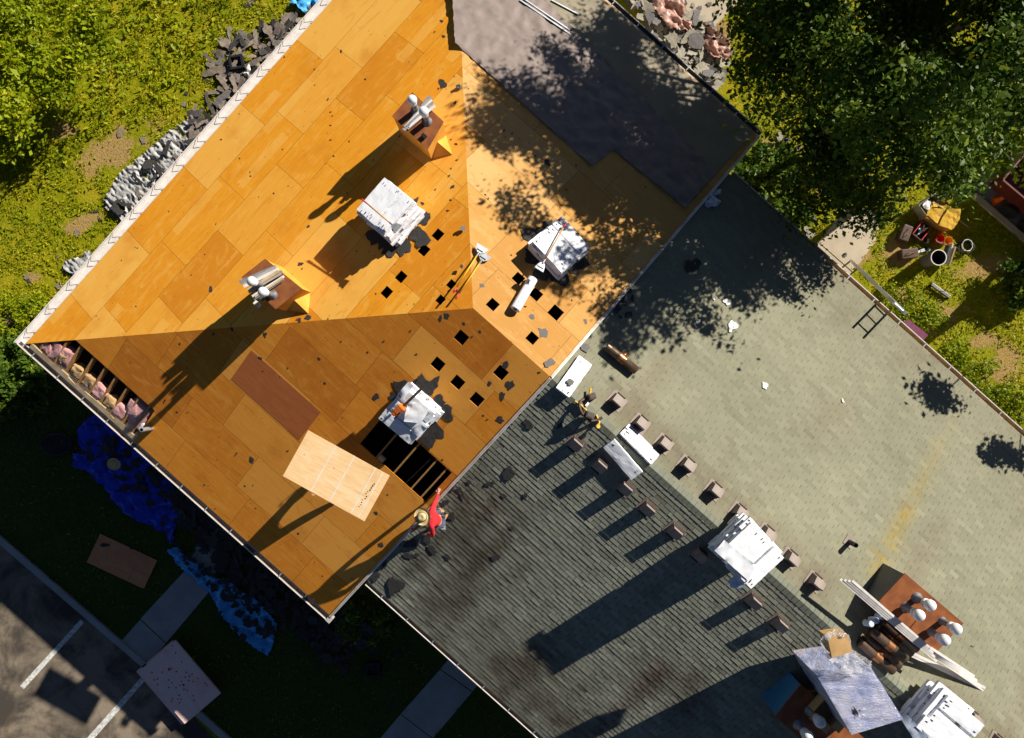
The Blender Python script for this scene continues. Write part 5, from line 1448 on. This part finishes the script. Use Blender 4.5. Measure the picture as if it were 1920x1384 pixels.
bucket(1766, 372, .16, .75, MT['white_pl'], 'tall white cylinder tub under the tree edge at right', 'white_pl', False)
pal2 = empty('foam_board_pile', yawM(P(1752, 408, 0), -.45), 'yellow foam pieces piled on a wooden crate on the right lawn', 'foam pile')
MB().box((0, 0, .25), (1.05, .75, .5)).build('crate', MT['lumber'], pal2, bevel=.01)
fz = MB()
for i, poly in enumerate((((-.55, -.3), (.2, -.42), (.45, -.2), (.3, .3), (-.2, .42), (-.55, .15)), ((.0, -.45), (.5, -.4), (.6, .1), (.45, .42), (.05, .3)))):
    vs, fs = cdt_sheet(list(poly), .1, .3, .03); V = [(x, y, .52 + .06 * i + .05 * fbm(x * 4, y * 4, i)) for x, y in vs]; fz.add(V, fs)
    fz.add([(x, y, .5) for x, y in poly] + [(x, y, .52 + .06 * i) for x, y in poly], [(k, (k + 1) % len(poly), len(poly) + (k + 1) % len(poly), len(poly) + k) for k in range(len(poly))])
fz.build('foam_sheet', MT['foam'], pal2)
cw = empty('shipping_carton', yawM(P(1731, 390, 0), .62), 'grey white open carton with white paper, beside the yellow foam', 'box')
cm = MB()
for c_, d_2 in (((0, .25, .25), (.75, .02, .5)), ((0, -.25, .25), (.75, .02, .5)), ((.37, 0, .25), (.02, .48, .5)), ((-.37, 0, .25), (.02, .48, .5)), ((0, 0, .02), (.7, .48, .02))): cm.box(c_, d_2)
cm.build('box_body', MT['scrap_tan'], cw)
quad_sheet('packing_paper', [P(1728, 385, .52), P(1738, 375, .54), P(1752, 380, .5), P(1755, 395, .45), P(1748, 396, .5), P(1738, 392, .55)], MT['paper'], 'crumpled white packing paper in the open carton', 'paper', amp=.08, sp=.05)
tag(MB().tube([P(1757, 383, .62), P(1816, 426, .02)], .018, 8).build('broom_handle', MT['lumber_pale']), 'long pale wooden pole lying across the yellow foam', 'pole')
for (u, v, rot, l, mt, lab) in ((1690, 440, 1.2, .6, 'leather', 'long reddish brown tool bag at the left of yard tools'), (1697, 478, .1, .62, 'leather', 'dark brown tool chest left of the pale rimmed bin')):
    t = empty('tool_bag', yawM(P(u, v, 0), rot), lab, 'tool bag')
    MB().box((0, 0, .17), (l, .36, .34)).build('bag_body', MT[mt], t, bevel=.04)
    MB().tube([(-.15, 0, .33), (-.1, 0, .43), (.1, 0, .43), (.15, 0, .33)], .015, 6).build('handle', MT['copper'], t)
tb_ = empty('tool_bin', yawM(P(1719, 436, 0), .9), 'red edged bin full of coloured tools on the right lawn', 'tool bin')
cm = MB()
for c_, d_2 in (((0, .2, .16), (.6, .03, .32)), ((0, -.2, .16), (.6, .03, .32)), ((.29, 0, .16), (.03, .38, .32)), ((-.29, 0, .16), (.03, .38, .32)), ((0, 0, .02), (.55, .38, .02))): cm.box(c_, d_2)
cm.build('bin_wall', MT['leather'], tb_)
for y in (-.2, .2): MB().tube([(-.3, y, .33), (.3, y, .33)], .02, 6).build('rim', MT['grip'], tb_)
for k in range(9): MB().tube([(U(-.24, .24), U(-.15, .15), .18), (U(-.24, .24), U(-.15, .15), .33)], .022, 6).build('tool', MT[R.choice(['yellow', 'galv', 'orange', 'tarp_cyan', 'leaf_dark', 'white_pl'])], tb_)
cd = empty('power_cord', yawM(P(1805, 465, 0), 0), 'tangled black cords and hoses right of the wood planks', 'cord')
MB().tube([(.26 * math.cos(k * .55) * (1 + .15 * math.sin(k * 1.7)), .24 * math.sin(k * .55), .03 + .012 * k * .5) for k in range(40)], .022, 6).build('cord_coil', MT['black'], cd, smooth=True)
MB().tube([(.2 * math.cos(k * .6), .22 * math.sin(k * .6) + .05, .22 + .004 * k) for k in range(20)], .014, 6).build('hose', MT['white_pl'], cd, smooth=True)
for k, (a, b, mt, lab) in enumerate((((1784, 456), (1775, 495), 'white_trim', 'white board standing beside the pale rimmed bin'), ((1788, 462), (1777, 496), 'lumber_pale', 'pale wood plank standing beside the pale rimmed bin'), ((1778, 460), (1768, 494), 'grey_metal', 'grey metal length standing beside the white board'))):
    o = MB().beam(P(*a, .45), P(*b, .25), .05, .28 if k else .2).build('plank', MT[mt]); tag(o, lab, 'plank')
for k in range(7):
    o = MB().box((0, 0, 0), (U(.1, .2), U(.06, .12), U(.06, .12))).build('small_tool', MT[R.choice(['white_pl', 'galv', 'black', 'paper'])], None, yawM(P(1728 + U(-14, 22), 462 + U(-12, 14), .07), U(0, 6))); tag(o, 'small loose tool lying between the buckets and the bin', 'tool', 'loose tools on the right lawn')
ms = empty('magnetic_sweeper', yawM(P(1763, 545, .12), -.63), 'grey magnetic sweeper standing on the right lawn', 'sweeper')
MB().box((0, 0, 0), (.85, .12, .1)).build('sweeper_bar', MT['grey_metal'], ms, bevel=.015)
for s_ in (-1, 1): MB().lathe([(.001, .03), (.07, .03), (.07, -.03), (.001, -.03)], (0, 0, 0), 12, 0, Matrix.Translation((s_ * .40, -.05, -.04)) @ Matrix.Rotation(math.pi / 2, 4, 'Y')).build('wheel', MT['black'], ms)
MB().tube([(0, 0, .03), (-.05, -.12, .25), (-.15, -.22, .7), (-.17, -.25, .95)], .016, 8).build('handle', MT['galv'], ms, smooth=True)
# dark red trailer body at the right edge, in shade
dr = empty('dump_trailer', yawM(P(1930, 375, 0), -.70), 'dark red open trailer in shade at the right edge', 'trailer')
cm = MB()
for c_, d_2 in (((0, .9, .9), (3.4, .06, .7)), ((0, -.9, .9), (3.4, .06, .7)), ((1.7, 0, .9), (.06, 1.74, .7)), ((-1.7, 0, .9), (.06, 1.74, .7)), ((0, 0, .56), (3.34, 1.74, .05))): cm.box(c_, d_2)
cm.build('trailer_body', MT['rustbin'], dr)
for x in (-.45, .45):
    for y in (-1.02, 1.02): MB().lathe([(.001, .1), (.2, .1), (.34, .08), (.34, -.08), (.001, -.1)], (0, 0, 0), 18, 0, Matrix.Translation((x, y, .34)) @ Matrix.Rotation(math.pi / 2, 4, 'X')).build('wheel', MT['black'], dr)
o = MB().lathe([(.001, .0), (.12, .0), (.10, .1), (.03, .62), (.001, .62)], (0, 0, 0), 16).box((0, 0, .012), (.34, .34, .024)).build('traffic_cone', MT['orange'], None, yawM(P(1868, 376, .01), .2)); tag(o, 'orange cone on the shaded driveway by the red trailer', 'cone')

# ------------------------------------------------------------------ foliage
def leaves_mesh(name, pts, size, mat, seed, up=.5, aspect=.55, fold=True, tonev=None):
    """one rhombic leaf per point; numpy"""
    rs = np.random.RandomState(seed); n = len(pts); pts = np.asarray(pts, float)
    nrm = rs.normal(size=(n, 3)); nrm[:, 2] = np.abs(nrm[:, 2]) + up; nrm /= np.linalg.norm(nrm, axis=1)[:, None]
    t = rs.normal(size=(n, 3)); t -= nrm * (t * nrm).sum(1)[:, None]; t /= np.linalg.norm(t, axis=1)[:, None]
    b = np.cross(nrm, t); s = size * np.clip(np.exp(rs.normal(-.08, .33, n)), .4, 2.0)[:, None]
    V = np.empty((n, 4, 3))
    V[:, 0] = pts - t * s; V[:, 1] = pts + b * s * aspect + nrm * s * .15; V[:, 2] = pts + t * s; V[:, 3] = pts - b * s * aspect + nrm * s * .15
    me = bpy.data.meshes.new(name)
    me.vertices.add(4 * n); me.vertices.foreach_set('co', V.ravel())
    me.loops.add(4 * n); me.loops.foreach_set('vertex_index', np.arange(4 * n, dtype=np.int32))
    me.polygons.add(n); me.polygons.foreach_set('loop_start', np.arange(0, 4 * n, 4, dtype=np.int32)); me.polygons.foreach_set('loop_total', np.full(n, 4, dtype=np.int32))
    me.materials.append(mat)
    tone = np.ones((n, 4, 4)); tv = rs.uniform(0, 1, (n, 2)) if tonev is None else tonev
    tone[:, :, 0] = tv[:, None, 0]; tone[:, :, 1] = tv[:, None, 1]
    a = me.attributes.new('tone', 'FLOAT_COLOR', 'POINT'); a.data.foreach_set('color', tone.ravel())
    me.update(); me.validate(); return me
def crown_points(lobes, n, seed, cl=.7, cov=2.0):
    """leaves gathered in domed clumps on limbs, with gaps between the clumps"""
    rs = np.random.RandomState(seed); out = []; tone = []; centers = []; clumps = []
    for l in lobes:
        m = max(3, int(cov * math.pi * l[3] * l[4] / (math.pi * cl * cl)))
        for _ in range(m):
            d = rs.normal(size=3); d /= np.linalg.norm(d); r = rs.uniform(.25, 1.0) ** .45
            if d[2] < -.1: d[2] *= .4
            clumps.append((np.array(l[:3]) + d * r * np.array(l[3:6]), cl * rs.uniform(.5, 1.35)))
    tot = sum(c[1] ** 2 for c in clumps)
    for c, rc in clumps:
        k = max(12, int(n * rc * rc / tot)); centers.append(c)
        d = rs.normal(size=(k, 3)); d /= np.linalg.norm(d, axis=1)[:, None]
        d[:, 2] = np.where(d[:, 2] < -.25, -d[:, 2], d[:, 2])
        rad = rc * (.25 + .8 * rs.uniform(0, 1, k) ** .55)[:, None]
        sq_ = np.array((1, rs.uniform(.6, 1), .5)); a = rs.uniform(0, 6.28)
        q = d * rad * sq_
        q = np.stack((q[:, 0] * math.cos(a) - q[:, 1] * math.sin(a), q[:, 0] * math.sin(a) + q[:, 1] * math.cos(a), q[:, 2]), 1)
        # ragged sprays
        for _ in range(4):
            t = rs.uniform(0, 6.28); sel = rs.rand(k) < .08; q[sel] += np.array((math.cos(t), math.sin(t), -.1)) * rc * rs.uniform(.3, .9)
        out.append(c + q + rs.normal(size=(k, 3)) * .05)
        b = rs.uniform(0, 1)
        tone.append(np.stack((np.clip(b * .75 + rs.normal(.12, .15, k), 0, 1), rs.uniform(0, .86 + .14 * b, k)), 1))
    return np.concatenate(out), centers, np.concatenate(tone)
def tree(name, base, lobes, n, leaf, mat, label, trunk_r, seed, cat='tree', group=None, cl=.55, nb=10, trunks=1, cov=2.0):
    t = empty(name, yawM(Vector(base), 0), label, cat, group)
    pts, cen, tv = crown_points(lobes, n, seed, cl, cov); pts = pts - np.array(base)
    link('crown', leaves_mesh('crown', pts, leaf, mat, seed, tonev=tv), t)
    rs = random.Random(seed); mb = MB(); c0 = Vector(lobes[0][:3]) - Vector(base)
    top = Vector((c0.x * .6, c0.y * .6, c0.z * .7))
    mid = top * .5 + Vector((rs.uniform(-.2, .2), rs.uniform(-.2, .2), 0))
    mb.tube([(0, 0, -.1), mid, top], [trunk_r, trunk_r * .8, trunk_r * .55], 10)
    mb.build('trunk', MT['bark'], t, smooth=True)
    lb = MB()
    for k in range(nb):
        c = Vector(rs.choice(cen)) - Vector(base); s_ = mid.lerp(top, rs.uniform(.2, 1))
        m_ = s_.lerp(c, .5) + Vector((0, 0, rs.uniform(0, .4)))
        lb.tube([s_, m_, c], [trunk_r * .38, trunk_r * .22, trunk_r * .06], 6)
    lb.build('limb', MT['bark'], t, smooth=True)
    return t
# the big tree at the upper right
tree('shade_tree', (12.6, 8.8, 0), [(8.9, 8.6, 11.0, 4.2, 4.0, 2.7), (7.2, 7.6, 9.6, 2.0, 2.4, 1.8), (9.7, 6.0, 8.2, 2.2, 1.8, 1.9), (6.5, 8.8, 9.0, 1.3, 2.2, 1.2), (11.6, 7.8, 9.4, 2.6, 2.5, 2.2), (8.8, 11.4, 11.2, 3.6, 2.8, 2.4), (11.5, 12.4, 11.0, 3.2, 3.0, 2.2), (10.2, 13.6, 10.2, 2.6, 2.0, 1.6), (12.6, 10.4, 10.8, 2.4, 2.4, 1.8), (9.7, 5.0, 6.6, 1.0, .6, .8), (8.9, 5.1, 7.0, 1.0, .8, .8)],
     150000, .064, MT['leaf_dark'], 'large dense dark green tree over the upper right corner of roof', .24, 3, nb=40, cl=.8, cov=2.3)
tree('shade_tree', (15.6, 8.2, 0), [(15.4, 8.0, 7.0, 2.8, 2.6, 2.0), (13.9, 7.4, 6.6, 1.8, 1.6, 1.6), (16.8, 7.0, 5.6, 2.2, 1.6, 1.4)], 22000, .085, MT['leaf_lime'], 'lighter green tree at the right edge above the driveway', .18, 4, nb=12)
tree('round_tree', (27.7, 13.4, 0), [(27.7, 13.4, 6.2, 1.9, 1.8, .8)], 12000, .10, MT['leaf_lime'], 'round tree beyond the right edge whose shadow darkens the lawn', .2, 12, nb=6)
tree('slender_tree', (19.6, 3.9, 0), [(15.65, 2.55, 9.4, .42, .75, .4), (18.9, 3.6, 8.4, 1.6, 1.6, 1.4), (17.25, .9, 9.4, .6, 1.0, .5)], 6000, .085, MT['leaf_lime'], 'slender tree at the right edge whose trunk shadows cross the lawn', .22, 5, nb=14)
tree('slender_tree', (19.7, 5.2, 0), [(19.6, 2.0, 8.0, 1.0, 1.0, 1.0)], 2500, .085, MT['leaf_lime'], 'thin forked tree just beside the slender tree at right', .14, 6, nb=6)
# left trees
tree('garden_tree', (-18.4, 10.6, 0), [(-18.4, 10.8, 3.0, 2.2, 2.4, 1.6), (-16.2, 11.8, 2.0, 2.0, 2.0, 1.2), (-16.8, 9.0, 2.2, 1.5, 1.4, 1.1), (-19.0, 8.2, 2.6, 1.2, 1.6, 1.3)], 24000, .085, MT['leaf_lime'], 'bushy lime green tree at the upper left corner', .14, 8, nb=10)
tree('garden_tree', (-19.5, 7.2, 0), [(-19.5, 7.1, 3.2, 1.0, 1.1, 1.7)], 5000, .075, MT['leaf_dark'], 'narrow dark tree at left edge casting a pointed shadow on lawn', .1, 9, nb=6)
# shrubs
def shrub(u, v, r, h, mat, label, seed, n=2500, leaf=.07, group=None):
    p = P(u, v, 0)
    return tree('shrub', (p.x, p.y, 0), [(p.x, p.y, h * .55, r, r, h * .45)], n, leaf, MT[mat], label, .04, seed, 'shrub', group, cl=.3, nb=8, cov=1.6)
shrub(1422, 345, 1.3, 1.8, 'leaf_dark', 'leafy shrub by the inner corner between the two roofs', 21, 5000, .095)
shrub(1465, 385, .9, 1.3, 'leaf_dark', 'lower shrub right of the inner roof corner', 22, 2200, .085)
shrub(1545, 335, 1.0, 1.6, 'leaf_lime', 'small bright shrub under the shade tree', 23, 1500, .07)
shrub(705, 1130, 1.2, 1.7, 'leaf_dark', 'dark conifer shrub in shade at the notch of the lower eaves', 24, 5000, .07)
for i, (u, v) in enumerate(((1680, 565), (1705, 590), (1738, 612), (1772, 650), (1808, 680), (1842, 712), (1876, 742), (1905, 775))):
    shrub(u, v, .7, .45, 'leaf_lime', 'low leafy shrub in the bed along the right wall', 30 + i, 900, .06, 'shrubs along the right wall')
shrub(1905, 532, .9, 1.0, 'leaf_dark', 'dark shrub at the right picture edge beside the trunk shadows', 51, 3200, .08)
shrub(30, 600, .8, .9, 'leaf_lime', 'fresh green ferny clump beside the left corner of the roof', 41, 1800, .05)
shrub(70, 585, .7, .8, 'leaf_lime', 'second ferny clump tucked against the left gutter', 42, 1500, .05)
shrub(40, 680, 1.2, 1.5, 'leaf_dark', 'dark shrub in shade below the left roof corner', 43, 3500, .08)
shrub(15, 760, 1.0, 1.2, 'leaf_dark', 'second dark shrub at the left picture edge in shade', 44, 2500, .08)
shrub(85, 730, .8, 1.0, 'leaf_dark', 'third dark shrub close under the left gutter', 45, 2000, .08)

# grass blades on the open lawn
rs = np.random.RandomState(77)
def grass(px, dens, seed):
    q = gxy(px); xs = [p[0] for p in q]; ys = [p[1] for p in q]; ar = (max(xs) - min(xs)) * (max(ys) - min(ys)); n = int(ar * dens)
    rs = np.random.RandomState(seed); X = rs.uniform(min(xs), max(xs), n); Y = rs.uniform(min(ys), max(ys), n); keep = []; tones = []
    dd = [(P(u, v, 0).x, P(u, v, 0).y, a * .02, b * .02, s) for u, v, a, b, s in DIRT]
    paths = [gxy([(345, 1066), (396, 1110), (278, 1247), (218, 1206)]), gxy([(906, 1155), (968, 1198), (640, 1584), (576, 1540)]), gxy([(163, 1050), (190, 997), (300, 1049), (266, 1110)]), gxy([(260, 1255), (330, 1195), (418, 1297), (343, 1365)]), gxy([(1475, 510), (1590, 380), (1660, 395), (1560, 565)]), gxy([(1790, 340), (1960, 484), (2300, 300), (2000, 0), (1850, 290)]), gxy([(1275, 40), (1336, 55), (1395, -8), (1420, -60), (1360, -120), (1290, -60)])]
    for x, y in zip(X, Y):
        if not pip(x, y, q) or any(pip(x, y, p) for p in paths): continue
        k = 0
        for cx, cy, a, b, s in dd:
            dx, dy = x - cx, y - cy; c_, s_ = math.cos(s), math.sin(s)
            k = max(k, 1 - math.hypot((dx * c_ + dy * s_) / a, (dy * c_ - dx * s_) / b))
        n1 = fbm(x * .8, y * .8, 1, 3)
        if k + .55 * fbm(x * 1.6, y * 1.6, 4, 4) > .15 and rs.rand() < .94: continue
        if n1 > .25 and rs.rand() < .5: continue
        keep.append((x, y, rs.uniform(.02, .07)))
        tones.append((min(1, max(0, .45 + .8 * fbm(x * .5, y * .5, 7, 3) + rs.normal(0, .22))), rs.rand() * (1.0 if n1 > 0 else .86)))
    return keep, tones
k1, t1 = grass([(-60, -60), (620, -40), (560, 40), (430, 170), (240, 400), (100, 560), (60, 640), (-60, 640)], 330, 1)
k2, t2 = grass([(1380, 220), (1440, 150), (1960, 100), (1980, 900), (1900, 800), (1750, 640), (1560, 470), (1390, 330)], 300, 2)
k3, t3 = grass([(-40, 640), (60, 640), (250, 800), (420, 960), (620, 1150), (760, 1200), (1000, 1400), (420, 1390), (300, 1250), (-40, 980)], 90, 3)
k4, t4 = grass([(1300, -20), (1500, -20), (1440, 160), (1380, 200), (1365, 100)], 220, 4)
o = link('grass', leaves_mesh('grass', np.array(k3), .06, MT['leaf_dark'], 6, 1.7, .28, tonev=np.array(t3)))  # dark leaf colour paints the building's shade into these blades
tag(o, 'front lawn grass with the building shade painted into its dark green', 'grass', kind='stuff')
o = link('grass', leaves_mesh('grass', np.array(k1 + k2 + k4), .06, MT['grass_b'], 5, 1.7, .28, tonev=np.array(t1 + t2 + t4)))
o2 = None
tag(o, 'rough yellow green lawn grass around the house', 'grass', kind='stuff')

kc, tc = grass([(-60, -60), (470, -60), (400, 90), (330, 190), (215, 215), (150, 300), (60, 330), (-60, 330)], 55, 9)
kc = [(x, y, z * 3.2) for x, y, z in kc]
o = link('clover', leaves_mesh('clover', np.array(kc), .085, MT['leaf_lime'], 15, .35, .5))
tag(o, 'leafy clover and weeds in the lawn at the upper left', 'clover', kind='stuff')
